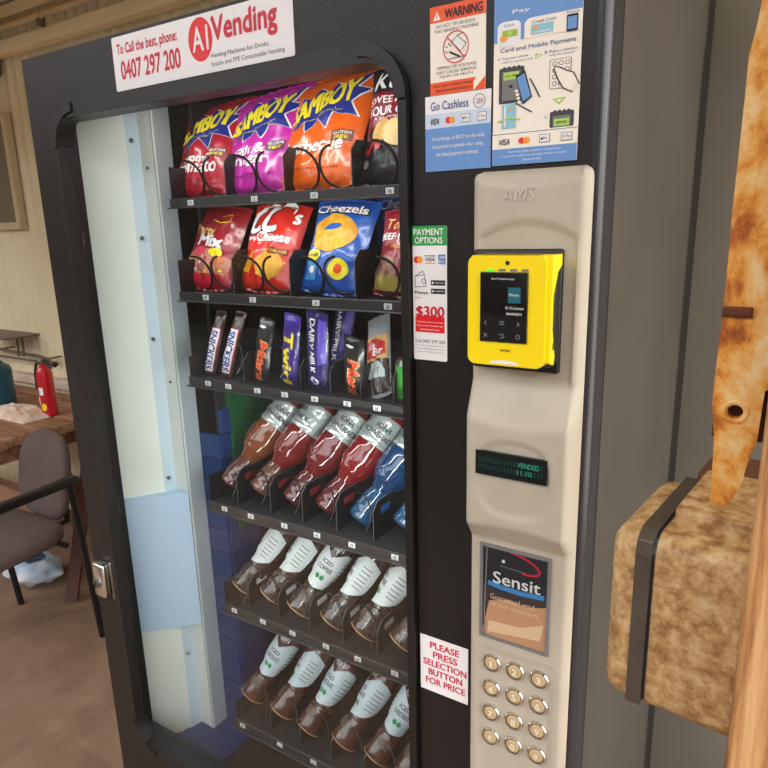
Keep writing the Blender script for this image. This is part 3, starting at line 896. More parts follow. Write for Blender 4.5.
# ---------------------------------------------------------------- yellow card reader
m = W()
m.rbox((-0.3095, -0.0150, 1.3775), (-0.2075, -0.004, 1.5125), 0.003, BLACK)
m.rbox((-0.2945, -0.0370, 1.3880), (-0.2082, -0.010, 1.5000), 0.006, BLACK)
rd = tag(m.build('card_reader', vm), 'yellow card payment reader with black touch screen')
m = W()
out = round_rect(-0.2995, 1.3895, -0.2125, 1.5075, 0.009, 5)
m.prism(out, [], FN, -0.050, -0.028, YEL)
fn = sheet_fn(-0.2995, 1.3895, 0.0875, 0.118, -0.0502)
m.a_ell(fn, 0.515, 0.935, 0.026, 0.020, INK, .0003)
LED = mat('led_green', (60, 220, 60), rough=.4, emit=0.6)
for k in range(4): m.a_rect(fn, 0.26 + .145 * k, 0.862, 0.085, 0.020, LED if k == 0 else GREYP, .0003)
m.a_text(fn, 'NAYAX', 0.44, 0.135, 0.13, 0.022, INK, .0003, bold=.02)
m.a_ell(fn, 0.50, 0.018, 0.20, 0.035, WHITE, .0003, a0=0, a1=PI)
m.build('front_shell', rd, bevel=0.003, seg=3)
m = W()
side_prof = [(-0.046, 1.396), (-0.032, 1.391), (-0.029, 1.400), (-0.039, 1.43), (-0.039, 1.466), (-0.026, 1.490), (-0.008, 1.4985), (-0.008, 1.5075), (-0.046, 1.5075)]
m.prism(side_prof, [], lambda y, z, d: (d, y, z), -0.235, -0.2078, YEL)
m.prism([(-0.046, 1.498), (-0.008, 1.4985), (-0.008, 1.5075), (-0.046, 1.5075)], [], lambda y, z, d: (d, y, z), -0.297, -0.236, YEL)
for yy, zz in ((-.036, 1.452), (-.037, 1.408)): m.box((-0.2079, yy, zz), (-0.2073, yy + .003, zz + .008), INK)
m.build('side_shell', rd, bevel=0.0015, seg=2)
m = W()
m.rbox((-0.2845, -0.0522, 1.4155), (-0.2310, -0.048, 1.4905), 0.0010, SCREEN)
fn = sheet_fn(-0.2845, 1.4155, 0.0535, 0.075, -0.0523)
m.a_text(fn, 'Scan/Touch to pay', 0.25, 0.885, 0.48, 0.035, WHITE, .0003)
TEAL = mat('tile_teal', (28, 96, 112), rough=.4)
m.a_rect(fn, 0.60, 0.57, 0.26, 0.22, TEAL, .0003); m.a_text(fn, 'Monyx', 0.63, 0.655, 0.20, 0.05, WHITE, .0005)
m.a_text(fn, 'Or To Connect', 0.55, 0.48, 0.38, 0.04, WHITE, .0003); m.a_text(fn, '00405853', 0.57, 0.40, 0.32, 0.035, WHITE, .0003)
G_ = mat('icon_grey', (120, 124, 128), rough=.5)
m.a_line(fn, [(0.15, 0.305), (0.11, 0.275), (0.15, 0.245)], .02, G_, .0003, 1.4)
m.a_line(fn, [(0.80, 0.305), (0.84, 0.275), (0.80, 0.245)], .02, G_, .0003, 1.4)
for k in range(3): m.a_rect(fn, 0.43, 0.255 + .022 * k, 0.10, 0.009, G_, .0003)
m.a_line(fn, [(0.10, 0.12), (0.17, 0.07)], .018, G_, .0003, 1.4); m.a_line(fn, [(0.10, 0.07), (0.17, 0.12)], .018, G_, .0003, 1.4)
m.a_line(fn, [(0.43, 0.115), (0.52, 0.115), (0.53, 0.085), (0.50, 0.07), (0.45, 0.07)], .018, G_, .0003, 1.4)
m.a_ring(fn, 0.82, 0.095, 0.04, 0.029, .014, G_, .0003, 1.4, n=16)
tag(m.build('touch_screen', rd), 'black touch screen')

# ---------------------------------------------------------------- shelves
ZL = [1.590, 1.4225, 1.2595, 1.006, 0.7805, 0.4975]           # price-label heights
TAGX = [[-0.921, -0.769, -0.644, -0.506],
        [-0.904, -0.789, -0.651, -0.514],
        [-0.919, -0.866, -0.794, -0.730, -0.664, -0.597, -0.539],
        [-0.905, -0.835, -0.751, -0.675, -0.599, -0.512],
        [-0.903, -0.825, -0.749, -0.668, -0.596, -0.518],
        [-0.910, -0.804, -0.716, -0.640, -0.565]]
TAGN = [['10', '12', '14', '16'], ['20', '22', '24', '26'], ['30', '31', '32', '33', '34', '35', '36'],
        ['40', '41', '42', '43', '44', '45'], ['50', '51', '52', '53', '54', '55'], ['60', '61', '62', '63', '64']]
DIVX = [[P(u, 180, 1, .15).x for u in (225, 284, 352)], [P(u, 280, 1, .15).x for u in (233, 290, 355)],
        [P(u, 375, 1, .15).x for u in (244, 300, 330, 360, 393)],
        [P(u, v, 1, .15).x for u, v in ((238, 500), (271, 510), (303, 520), (337, 530), (373.7, 540))],
        [P(u, v, 1, .15).x for u, v in ((249, 600), (279, 612), (310, 624), (343, 636), (377.5, 648))],
        [-0.845, -0.765, -0.685, -0.605, -0.53]]
DIVH = [0.075, 0.078, 0.055, 0.070, 0.062, 0.055]
XEND = [-0.974, -0.974, -0.970, -0.948, -0.930, -0.930]
COIL = mat('coil_black', (24, 22, 22), rough=0.35)
COILW = mat('coil_wire', (70, 66, 64), rough=0.3, metal=0.6)
TRAYN = ('top', 'second', 'third', 'fourth', 'fifth', 'lowest')
DPATCH = [mat('divider_patch_white', (205, 205, 205)), mat('divider_patch_red', (110, 30, 30)), mat('divider_patch_blue', (36, 80, 140))]  # small coloured patches on the divider faces
def helix(cx, cz, r, y0, y1, turns, ph, mt, w, mb, dirn=1):
    n = int(turns * 22)
    mb.tube([(cx + r * math.cos(ph + dirn * 2 * PI * turns * i / n), y0 + (y1 - y0) * i / n, cz + r * math.sin(ph + dirn * 2 * PI * turns * i / n)) for i in range(n + 1)], w, mt, 6)
for k in range(6):
    z = ZL[k]; zf = z + 0.005
    m = W()
    m.box((XEND[k], 0.134, zf - 0.003), (-0.414, 0.56, zf), TRAY)
    m.box((XEND[k] - 0.002, 0.130, z - 0.0095), (-0.414, 0.134, z + 0.0085), TRAY)
    m.box((XEND[k] - 0.002, 0.122, z - 0.0095), (-0.414, 0.131, z - 0.0075), TRAY)
    m.box((XEND[k] - 0.002, 0.134, z - 0.004), (XEND[k], 0.56, z + DIVH[k] * 0.85), BLACK)
    tr = tag(m.build('shelf_tray', vm, bevel=0.0008, seg=1), f'dark grey {TRAYN[k]} shelf tray')
    for x, t in zip(TAGX[k], TAGN[k]):
        m = W()
        m.box((x - .0068, 0.1288, z - .0045), (x + .0068, 0.130, z + .0045), TAGW)
        m.a_text(sheet_fn(x - .0068, z - .0045, .0136, .009, 0.1286), t, 0.26, 0.16, 0.48, 0.68, INK, .0002, bold=.02)
        m.build('price_tag', tr)
    for x in DIVX[k]:
        m = W()
        h = DIVH[k]
        m.prism([(0.15, zf), (0.56, zf), (0.56, zf + h), (0.165, zf + h), (0.15, zf + h - .015)], [], lambda y, zz, d: (d, y, zz), x - .0008, x + .0008, BLACK, mat('divider_edge', (86, 84, 84), rough=.4))
        if k in (3, 4):
            mt = DPATCH[0] if k == 4 else (DPATCH[1] if DIVX[k].index(x) < 4 else DPATCH[2])
            m.box((x + .0008, 0.175, zf + h * .62), (x + .0014, 0.205, zf + h * .80), mt)
        m.build('divider', tr)
    # spirals
    if k < 2:
        edges = [XEND[k]] + DIVX[k] + [-0.43]
        for a, b in zip(edges[:-1], edges[1:]):
            c = (a + b) / 2; r = min(0.031, (b - a) * .26)
            m = W()
            helix(c - r - .002, zf + r + .006, r, 0.142, 0.52, 6, PI * .5, COIL, 0.0022, m, -1)
            helix(c + r + .002, zf + r + .006, r, 0.142, 0.52, 6, PI * .5, COIL, 0.0022, m, 1)
            m.build('spiral', tr)
    else:
        edges = [XEND[k]] + DIVX[k] + [-0.43]
        if k == 2: edges = [XEND[k] + .01, (XEND[k] + DIVX[k][0]) / 2 - .005] + DIVX[k] + [-0.43]
        for a, b in zip(edges[:-1], edges[1:]):
            c = (a + b) / 2; r = min((b - a) * .44, 0.034)
            if r < .012: continue
            m = W()
            helix(c, zf + r + .003, r, 0.140, 0.50, 3.2, -PI * .15, COILW if k == 2 else COIL, 0.0012 if k == 2 else 0.0013, m)
            m.build('spiral', tr)

# ---------------------------------------------------------------- products
def lean_frame(base, up, twist=0.0, face=(0, -1, 0)):
    up = Vector(up).normalized()
    f = Vector(face); n = (f - up * f.dot(up)).normalized()
    if twist: n = Matrix.Rotation(twist, 3, up) @ n
    return Vector(base), up.cross(n).normalized(), up, n
class LB(MB):
    """points in the local frame (x across, y outward normal, z along) -> object placed at base"""
def place_obj(o, fr, k=1.0):
    b, ux, up, n = fr
    ux, up, n = ux * k, up * k, n * k
    o.matrix_world = Matrix(((ux.x, -n.x, up.x, b.x), (ux.y, -n.y, up.y, b.y), (ux.z, -n.z, up.z, b.z), (0, 0, 0, 1)))
def bag_fn(w0, w1, H, D, seed, top_tilt=0.0, wk=1.0):
    def side(s, t, sg):
        q = 2 * s - 1
        w = (w0 + (w1 - w0) * t) * ((1.18 + .04 * t) * wk if w1 > .09 else 1.0) - 0.010 * math.sin(PI * t) * (1 if w1 > 0.07 else 0)
        seal = 0.045
        prof = max(0.0, math.sin(PI * min(1, max(0, (t - seal * .6) / (1 - seal * 1.5))) ** 0.85)) ** 0.42
        d = D * (max(0.0, 1 - abs(q) ** 2.4)) ** 0.7 * prof
        nz_ = noise.noise((q * 2.6 + seed, t * 4.2, seed * 1.7)) * 0.010 + noise.noise((q * 7 + seed, t * 9, seed)) * 0.004
        edge = (1 - abs(q) ** 6)
        wr = nz_ * edge * prof * (D / 0.028)
        # gathers running out of both seals
        g = math.sin(q * 26 + seed) * 0.0022 * (math.exp(-t * 11) + math.exp(-(1 - t) * 11)) * edge * (D / 0.028)
        x = q * w / 2
        zc = t * H + 0.007 * q * q * (1 if t < .5 else -1) * (abs(t - .5) * 2) ** 3 * (w0 / .12) + top_tilt * q * t
        return x, d + wr + g, zc
    def front(s, t, lift=0.0):
        x, d, z = side(s, t, 1)
        return (x, -(d + lift + 0.0006), z)
    def back(s, t):
        x, d, z = side(s, t, -1)
        return (x, abs(d) * 0.8 + 0.0006, z)
    return front, back
def bag(m, fb, mt, mback=None, nu=30, nv=40):
    f, b = fb
    m.grid(lambda s, t: f(s, t), nu, nv, mt)
    m.grid(b, nu // 2, nv // 2, mback or mt, flip=True)
def foil(name, rgb, rough=0.28): return mat(name, rgb, rough=rough, coat=0.35, bump=0.10, bscale=90)
BURST = [(0.02, 0.36), (0.16, 0.42), (0.10, 0.18), (0.27, 0.32), (0.33, 0.04), (0.45, 0.28), (0.60, 0.0), (0.66, 0.28), (0.95, 0.10), (0.84, 0.40), (1.0, 0.62), (0.86, 0.68), (0.97, 1.0), (0.70, 0.80), (0.58, 0.95), (0.50, 0.80), (0.40, 0.93), (0.32, 0.78), (0.18, 0.86), (0.16, 0.66), (0.04, 0.62), (0.10, 0.50)]
NAVY = mat('burst_blue', (28, 46, 140), rough=.35); YELP = mat('logo_yellow', (246, 224, 40), rough=.35)
def grow(pts, k):
    cx = sum(p[0] for p in pts) / len(pts); cy = sum(p[1] for p in pts) / len(pts)
    return [(cx + (x - cx) * k, cy + (y - cy) * k) for x, y in pts]
C1 = 0.04
def samboy(m, f, words_, small, body_dark):
    b = [(0.04 + .92 * x, 0.41 + .42 * y + .10 * x) for x, y in BURST]
    m.a_poly(f, grow(b, 1.06), WHITE, .0008, C1)
    m.a_poly(f, b, NAVY, .0014, C1)
    m.a_text(f, 'SAMBOY', 0.085, 0.575, 0.76, 0.165, YELP, .0020, bold=.045, shear=.12, cell=C1, warp=(.11, .25))
    m.a_text(f, 'the flavour really hits you', 0.22, 0.535, 0.52, 0.022, YELP, .0020, cell=C1, warp=(.07, 0))
    m.a_rect(f, 0.68, 0.355, 0.24, 0.085, body_dark, .0008, C1)
    m.a_text(f, 'GLUTEN', 0.70, 0.405, 0.20, 0.022, WHITE, .0014, bold=.02); m.a_text(f, 'FREE', 0.72, 0.370, 0.16, 0.024, YELP, .0014, bold=.02)
    for (s_, x, y, w, h) in words_:
        m.a_text(f, s_, x, y, w, h, WHITE, .0012, bold=.035, cell=C1)
    m.a_text(f, small, 0.14, 0.145, 0.70, 0.024, INK, .0012, cell=C1)
def up_from(b, t, yb, L):
    """base point and leaning axis of a pack whose foot shows at b and head at t (length L)"""
    p0 = P(b[0], b[1], 1, yb); best = None
    for i in range(400):
        y = yb - .03 + i * .001
        p = P(t[0], t[1], 1, y); e = abs((p - p0).length - L)
        if best is None or e < best[0] - 1e-6: best = (e, p)
        if best and best[0] < 8e-4 and e > best[0]: break
    return p0, (best[1] - p0)
def seat(p0, k):                 # stand the foot on its tray
    return Vector((p0.x, p0.y, ZL[k] + 0.0065))
CHIPG, = ('chip bags on the upper shelves',)
def product(mb, name, label, cat, fr, group, size=1.0):
    o = mb.build(name, None)
    place_obj(o, fr, size)
    return tag(o, label, cat, group)
specs = [
 ('atomic', (176, 24, 44), (110, 12, 30), (201, 194), (226, 98), 0.196, 0.118, 0.142, [('atomic', 0.26, 0.335, 0.44, 0.07), ('tomato', 0.17, 0.225, 0.66, 0.10)], 'red chip bag with starburst logo at the left end of the top shelf'),
 ('salt', (196, 40, 164), (90, 14, 74), (257, 194), (281, 88), 0.200, 0.122, 0.150, [('salt &', 0.22, 0.335, 0.46, 0.085), ('vinegar', 0.10, 0.225, 0.62, 0.105)], 'magenta chip bag with starburst logo between the red and orange bags'),
 ('bbq', (236, 98, 12), (110, 30, 10), (318, 190), (345, 71), 0.212, 0.130, 0.150, [('barbecue', 0.10, 0.29, 0.74, 0.105)], 'bright orange chip bag with starburst logo on the top shelf'),
]
for i, (nm, col, dk, b, t, L, w0, w1, wd, lab) in enumerate(specs):
    m = MB()
    fb = bag_fn(w0, w1, L, 0.024, 3.1 + i * 2.3, top_tilt=0.012)
    M1 = foil('foil_' + nm, col)
    bag(m, fb, M1)
    samboy(m, fb[0], wd, 'flavoured potato chips', mat('patch_' + nm, dk, rough=.4))
    p0, upv = up_from(b, t, 0.175, L)
    product(m, 'chip_bag', lab, 'bag of chips', lean_frame(seat(p0 - Vector((.010, 0, 0)), 0), upv), CHIPG)
# dark sweet chilli bag
m = MB(); fb = bag_fn(0.112, 0.112, 0.195, 0.022, 11.0); KD = foil('foil_black', (24, 22, 26)); KR = mat('kettle_red', (128, 16, 40), rough=.35)
bag(m, fb, KD); f = fb[0]
m.a_poly(f, [(0.0, 0.40), (0.20, 0.50), (0.5, 0.46), (1, 0.50), (1, 0.74), (0.0, 0.74)], KR, .0008, C1)
m.a_text(f, 'Kettle', 0.08, 0.77, 0.80, 0.15, WHITE, .0012, bold=.02, shear=.3, cell=C1)
m.a_text(f, 'SWEET CHILLI', 0.05, 0.645, 0.86, 0.06, WHITE, .0014, bold=.02, cell=C1)
m.a_text(f, 'SOUR CREAM', 0.05, 0.55, 0.86, 0.07, WHITE, .0014, bold=.02, cell=C1)
m.a_text(f, 'A Natural Twist', 0.14, 0.515, 0.6, 0.025, WHITE, .0014, cell=C1)
CHIP = mat('chip_gold', (206, 160, 90), rough=.5)
m.a_ell(f, 0.30, 0.42, 0.14, 0.10, CHIP, .0018, C1); m.a_ell(f, 0.52, 0.40, 0.17, 0.11, mat('chip_gold_pale', (226, 190, 130), rough=.5), .0022, C1)
m.a_ell(f, 0.72, 0.34, 0.18, 0.09, mat('dip_cream', (214, 196, 182), rough=.5), .0026, C1)
for q in ((0.18, 0.30), (0.25, 0.33), (0.12, 0.27), (0.3, 0.29)): m.a_ell(f, q[0], q[1], 0.05, 0.025, mat('chilli_red', (170, 24, 40), rough=.4), .0022, C1)
m.a_ell(f, 0.10, 0.17, 0.06, 0.035, GREYP, .0012, C1)
p0, upv = up_from((395, 189), (408, 75), 0.175, 0.20)
product(m, 'chip_bag', 'black and dark red chip bag at the right end of the top shelf', 'bag of chips', lean_frame(seat(p0, 0), (0.0, 0.30, 0.95)), CHIPG)
# shelf 2 - lollies
R2UP = Vector((.05, .40, .91))
m = MB(); fb = bag_fn(0.108, 0.112, 0.172, 0.022, 17.0); f = fb[0]
bag(m, fb, foil('foil_crimson', (150, 24, 38)))
PINK = mat('pack_pink', (224, 60, 96), rough=.35); PKL = mat('pack_clear', (206, 176, 160), rough=.2)
m.a_poly(f, [(0.06, 0.30), (0.30, 0.47), (0.60, 0.44), (0.95, 0.36), (0.95, 0.15), (0.06, 0.15)], mat('lolly_mix', (196, 150, 126), rough=.3, rgb2=(214, 96, 70), vscale=70), .0008, C1)
m.a_poly(f, [(0.05, 0.02), (0.95, 0.02), (0.95, 0.17), (0.05, 0.17)], mat('pack_red', (196, 30, 54), rough=.3), .0012, C1)
m.a_text(f, 'Party', 0.10, 0.62, 0.46, 0.13, mat('pack_gold', (236, 190, 120), rough=.4), .0014, bold=.05, cell=C1, warp=(-.06, .1))
m.a_text(f, 'Mix', 0.24, 0.50, 0.52, 0.13, WHITE, .0014, bold=.05, cell=C1, warp=(-.04, .1))
for k in range(26):
    m.a_ell(f, random.uniform(.12, .88), random.uniform(.18, .36), random.uniform(.02, .05), random.uniform(.012, .03), random.choice((PINK, YELP, WHITE, mat('lolly_orange', (226, 120, 60), rough=.35), mat('lolly_brown', (120, 70, 56), rough=.4), PKL)), .0012 + .00006 * k, C1, n=12)
m.a_ell(f, 0.36, 0.42, 0.10, 0.055, PINK, .0018, C1); m.a_ell(f, 0.70, 0.41, 0.12, 0.05, YELP, .0032, C1)
m.a_line(f, [(0.42, 0.80), (0.62, 0.75), (0.80, 0.78), (0.78, 0.86), (0.60, 0.83)], .012, YELP, .0014, 1.3, C1)
p0, upv = up_from((207, 293), (228, 205), 0.175, 0.165)
product(m, 'lolly_bag', 'crimson lolly bag with clear window at the left of the second shelf', 'bag of lollies', lean_frame(seat(p0 - Vector((.004, 0, 0)), 1), R2UP), CHIPG)
# CC's
m = MB(); fb = bag_fn(0.108, 0.108, 0.170, 0.023, 23.0); f = fb[0]
bag(m, fb, foil('foil_red', (206, 38, 26)))
m.a_ell(f, 0.62, 0.28, 0.24, 0.15, mat('flame_orange', (236, 160, 30), rough=.4), .0008, C1)
m.a_poly(f, [(0.06, 0.20), (0.14, 0.36), (0.30, 0.42), (0.34, 0.26), (0.24, 0.18)], mat('flame_orange', (236, 160, 30)), .0008, C1)
for (cx_, cy_) in ((0.27, 0.80), (0.55, 0.82)):
    arc = [(cx_ + .17 * math.cos(a) + .10 * math.sin(a), cy_ + .16 * math.sin(a)) for a in [0.9 + i * 4.5 / 16 for i in range(17)]]
    m.a_line(f, arc, .115, INK, .0012, 1.3, C1); m.a_line(f, arc, .085, WHITE, .0018, 1.3, C1)
m.a_text(f, "'s", 0.78, 0.75, 0.16, 0.18, WHITE, .0018, bold=.04, cell=C1)
m.a_text(f, 'Tasty', 0.04, 0.535, 0.22, 0.05, WHITE, .0014, bold=.03, cell=C1); m.a_text(f, 'Cheese', 0.28, 0.53, 0.60, 0.10, WHITE, .0014, bold=.04, cell=C1)
m.a_rect(f, 0.58, 0.40, 0.32, 0.06, mat('patch_maroon', (120, 20, 24)), .0014, C1); m.a_text(f, 'CORN CHIPS', 0.60, 0.415, 0.28, 0.03, YELP, .0018, cell=C1)
TRI = mat('corn_chip', (240, 176, 60), rough=.5)
m.a_poly(f, [(0.55, 0.30), (0.90, 0.33), (0.74, 0.15)], TRI, .0018, C1); m.a_poly(f, [(0.42, 0.17), (0.62, 0.33), (0.70, 0.12)], TRI, .0022, C1)
p0, upv = up_from((264, 292), (281, 200), 0.175, 0.172)
product(m, 'chip_bag', 'red corn chip bag with big white letters on the second shelf', 'bag of chips', lean_frame(seat(p0 - Vector((.004, 0, 0)), 1), R2UP), CHIPG)
# Cheezels
m = MB(); fb = bag_fn(0.104, 0.108, 0.172, 0.024, 29.0); f = fb[0]
bag(m, fb, foil('foil_blue', (22, 84, 178)))
m.a_text(f, 'Cheezels', 0.06, 0.815, 0.84, 0.10, INK, .0010, bold=.09, cell=C1); m.a_text(f, 'Cheezels', 0.07, 0.82, 0.82, 0.09, WHITE, .0016, bold=.03, cell=C1)
RINGY = mat('cheese_ring', (226, 172, 30), rough=.45, rgb2=(204, 136, 20), vscale=40)
m.a_ell(f, 0.46, 0.60, 0.38, 0.20, RINGY, .0012, C1)
m.a_poly(f, [(0.30, 0.62), (0.38, 0.68), (0.56, 0.70), (0.62, 0.665), (0.46, 0.625)], mat('foil_blue', (22, 84, 178)), .0018, C1)
m.a_ell(f, 0.26, 0.36, 0.13, 0.055, YELP, .0012, C1); m.a_text(f, 'CHEESE', 0.17, 0.345, 0.18, 0.03, NAVY, .0018, bold=.03)
m.a_poly(f, [(0.10, 0.12), (0.13, 0.30), (0.36, 0.30), (0.34, 0.12)], mat('pack_lightblue', (70, 150, 214), rough=.4), .0012, C1)
m.a_ell(f, 0.24, 0.22, 0.05, 0.035, WHITE, .0016, C1)
m.a_ell(f, 0.70, 0.24, 0.16, 0.10, YELP, .0012, C1); m.a_ell(f, 0.70, 0.24, 0.07, 0.045, ORG, .0016, C1)
p0, upv = up_from((329, 295), (346, 199), 0.175, 0.18)
product(m, 'snack_bag', 'blue snack bag with large yellow cheese ring on the second shelf', 'bag of snacks', lean_frame(seat(p0 - Vector((.004, 0, 0)), 1), R2UP), CHIPG)
# jerky
m = MB(); fb = bag_fn(0.090, 0.090, 0.145, 0.018, 37.0); f = fb[0]
bag(m, fb, foil('foil_wine', (140, 30, 44)))
m.a_text(f, "Tom's", 0.16, 0.74, 0.6, 0.13, mat('pack_gold', (236, 190, 120)), .0012, shear=.2, cell=C1)
m.a_text(f, 'BEEF JERKY', 0.06, 0.59, 0.88, 0.10, WHITE, .0012, bold=.02, cell=C1)
m.a_text(f, 'ORIGINAL', 0.34, 0.52, 0.36, 0.04, mat('flame_orange', (236, 160, 30)), .0012, cell=C1)
m.a_rect(f, 0.04, 0.06, 0.92, 0.16, mat('jerky_olive', (150, 132, 60), rough=.4), .0012, C1)
m.a_poly(f, [(0.05, 0.22), (0.14, 0.45), (0.45, 0.42), (0.55, 0.22)], mat('jerky_meat', (96, 44, 36), rough=.4, rgb2=(190, 150, 130), vscale=50), .0012, C1)
p0 = P(396, 299, 1, 0.18)
product(m, 'jerky_bag', 'wine red jerky bag at the right end of the second shelf', 'bag of jerky', lean_frame(seat(p0, 1), (0.02, 0.30, 0.95)), CHIPG)
m = MB(); fb = bag_fn(0.10, 0.105, 0.170, 0.024, 41.0); bag(m, fb, mat('foil_blue', (22, 84, 178)))
m.a_text(fb[0], 'Cheezels', 0.07, 0.84, 0.82, 0.12, WHITE, .0012, bold=.03, cell=C1)
product(m, 'snack_bag', 'blue snack bag standing behind the wine red jerky bag', 'bag of snacks', lean_frame((P(398, 296, 1, 0.33).x, 0.33, ZL[1] + .0065), (0.02, 0.22, 0.95)), CHIPG)

# shelf 3 - bars
def bar(name, label, b, t, L, w, body, art, k=2, D=0.010, yb=0.165):
    m = MB(); fb = bag_fn(w, w, L, D, len(label) * 1.3)
    bag(m, fb, body, nu=12, nv=30)
    art(m, fb[0])
    p0, upv = up_from(b, t, yb, L)
    product(m, name, label, 'chocolate bar', lean_frame(seat(p0, k), upv), 'bars on the third shelf')
BROWN = foil('foil_brown', (62, 40, 36)); SNB = mat('bar_blue', (30, 60, 150), rough=.35); WRED = mat('bar_red', (190, 40, 40), rough=.35)
def a_snick(m, f):
    m.a_rect(f, 0.08, 0.05, 0.84, 0.68, WRED, .0004, C1); m.a_rect(f, 0.14, 0.06, 0.72, 0.66, WHITE, .0007, C1)
    m.a_text(f, 'SNICKERS', 0.22, 0.085, 0.56, 0.61, SNB, .0010, bold=.03, shear=.15, cell=C1, down=True)
    m.a_ell(f, 0.5, 0.88, 0.22, 0.03, GREYP, .0006, C1)
bar('chocolate_bar', 'brown bar with white and blue lettering nearest the white liner', (210, 374), (222, 309), 0.128, 0.027, BROWN, a_snick)
bar('chocolate_bar', 'brown bar with white and blue lettering, second from the white liner', (226, 377), (242, 310), 0.130, 0.027, BROWN, a_snick)
BLK = foil('foil_dark', (30, 26, 28)); MARSR = mat('mars_red', (226, 74, 50), rough=.35); MARSG = mat('mars_gold', (232, 170, 90), rough=.35)
def a_mars(m, f):
    m.a_text(f, 'Mars', 0.36, 0.05, 0.50, 0.60, MARSG, .0004, bold=.075, shear=.1, cell=C1, down=True)
    m.a_text(f, 'Mars', 0.38, 0.06, 0.46, 0.58, MARSR, .0008, bold=.035, shear=.1, cell=C1, down=True)
    m.a_ell(f, 0.4, 0.86, 0.2, 0.02, WHITE, .0006, C1)
bar('chocolate_bar', 'black bar with red lettering beside the purple and yellow bar', (260, 380), (268, 316), 0.122, 0.036, BLK, a_mars)
PUR = foil('foil_purple', (58, 40, 128)); TWY = mat('twirl_yellow', (240, 214, 40), rough=.35)
def a_twirl(m, f):
    m.a_text(f, 'Twirl', 0.26, 0.06, 0.48, 0.70, TWY, .0006, bold=.05, cell=C1, down=True)
bar('chocolate_bar', 'purple bar with bold yellow lettering on the third shelf', (290, 387), (293, 315), 0.137, 0.036, PUR, a_twirl)
PURD = foil('foil_deep_purple', (48, 34, 104))
def a_dairy(m, f):
    m.a_text(f, 'DAIRY MILK', 0.26, 0.24, 0.24, 0.66, WHITE, .0006, bold=.02, cell=C1, down=True)
    m.a_poly(f, [(0.60, 0.35), (0.95, 0.40), (0.95, 0.90), (0.66, 0.92)], mat('pack_violet', (104, 84, 196), rough=.3), .0004, C1)
    m.a_ell(f, 0.45, 0.14, 0.22, 0.05, WHITE, .0006, C1); m.a_ell(f, 0.45, 0.14, 0.12, 0.03, mat('pack_violet', (104, 84, 196)), .0009, C1)
bar('chocolate_bar', 'purple chocolate bar with white lettering and violet swirl, beside the yellow-lettered bar', (319, 388), (317, 308), 0.150, 0.044, PURD, a_dairy)
m = MB(); fb = bag_fn(0.044, 0.044, 0.15, 0.010, 5.5); bag(m, fb, PURD, nu=12, nv=30); a_dairy(m, fb[0])
product(m, 'chocolate_bar', 'purple chocolate bar set far back, partly hidden behind the black bar', 'chocolate bar', lean_frame((P(337, 380, 1, 0.235).x, 0.235, ZL[2] + .0065), (0.02, 0.25, 0.96)), 'bars on the third shelf')
bar('chocolate_bar', 'black bar with red lettering between purple and silver packs', (354.5, 393), (354, 335), 0.112, 0.040, BLK, a_mars)
SILV = foil('foil_silver', (168, 172, 178)); 
def a_silver(m, f):
    m.a_rect(f, 0.02, 0.02, 0.96, 0.40, mat('pack_choc', (52, 34, 32), rough=.3), .0004, C1)
    m.a_rect(f, 0.04, 0.42, 0.92, 0.30, mat('pack_amber', (226, 176, 104), rough=.4), .0004, C1)
    m.a_poly(f, [(0.06, 0.46), (0.10, 0.66), (0.5, 0.69), (0.88, 0.63), (0.92, 0.48), (0.5, 0.44)], WRED, .0007, C1)
    m.a_text(f, 'Kit', 0.22, 0.55, 0.3, 0.09, WHITE, .0010, bold=.03, shear=.2, cell=C1); m.a_text(f, 'Bar', 0.42, 0.48, 0.4, 0.09, WHITE, .0010, bold=.03, shear=.2, cell=C1)
    m.a_poly(f, [(0.16, 0.22), (0.14, 0.30), (0.26, 0.38), (0.5, 0.41), (0.74, 0.38), (0.88, 0.28), (0.88, 0.20)], mat('pack_pale', (196, 206, 206), rough=.4), .0007, C1)
    m.a_text(f, 'milk chocolate', 0.24, 0.30, 0.5, 0.025, INK, .0010); m.a_text(f, 'caramel bar', 0.3, 0.265, 0.42, 0.022, INK, .0010)
bar('chocolate_bar', 'silver-topped pack with red and amber label at the right of the third shelf', (380, 398), (379, 316), 0.152, 0.048, SILV, a_silver, D=0.013)
m = MB(); GC = mat('can_green', (60, 150, 60), rough=.3)
m.lathe([(0.0, 0), (0.020, 0), (0.0225, 0.006), (0.0225, 0.06), (0.019, 0.068), (0.019, 0.071), (0.0, 0.069)], GC, n=24, mfn=lambda j: STEEL if j in (0, 1, 3, 4, 5) else GC)
o = m.build('drink_can'); o.location = (P(410, 398, 1, 0.18).x, 0.18, ZL[2] + .0055); tag(o, 'small green can behind the right door edge on the third shelf', 'can')

# shelf 4 - sports drinks
def rad_curve(pts, h):
    for (h0, r0), (h1, r1) in zip(pts[:-1], pts[1:]):
        if h <= h1: 
            q = (h - h0) / (h1 - h0); q = q * q * (3 - 2 * q); return r0 + (r1 - r0) * q
    return pts[-1][1]
SPORT = [(0, .0185), (.004, .0215), (.012, .0215), (.015, .0198), (.018, .0215), (.027, .0215), (.030, .0197), (.033, .0212), (.045, .0190), (.056, .0165), (.066, .0200), (.078, .0285), (.096, .0320), (.120, .0318), (.132, .0302), (.136, .0316), (.146, .0302), (.150, .0318), (.160, .0318), (.164, .0302), (.178, .0312), (.188, .0292), (.204, .0185), (.212, .0150), (.216, .0150)]
SILB = mat('label_silver', (168, 178, 176), rough=0.24, metal=0.3, coat=.5, vary=.12, vscale=40)
def liquid(name, rgb):
    m_ = mat(name, rgb, rough=0.10, coat=0.6)
    return m_
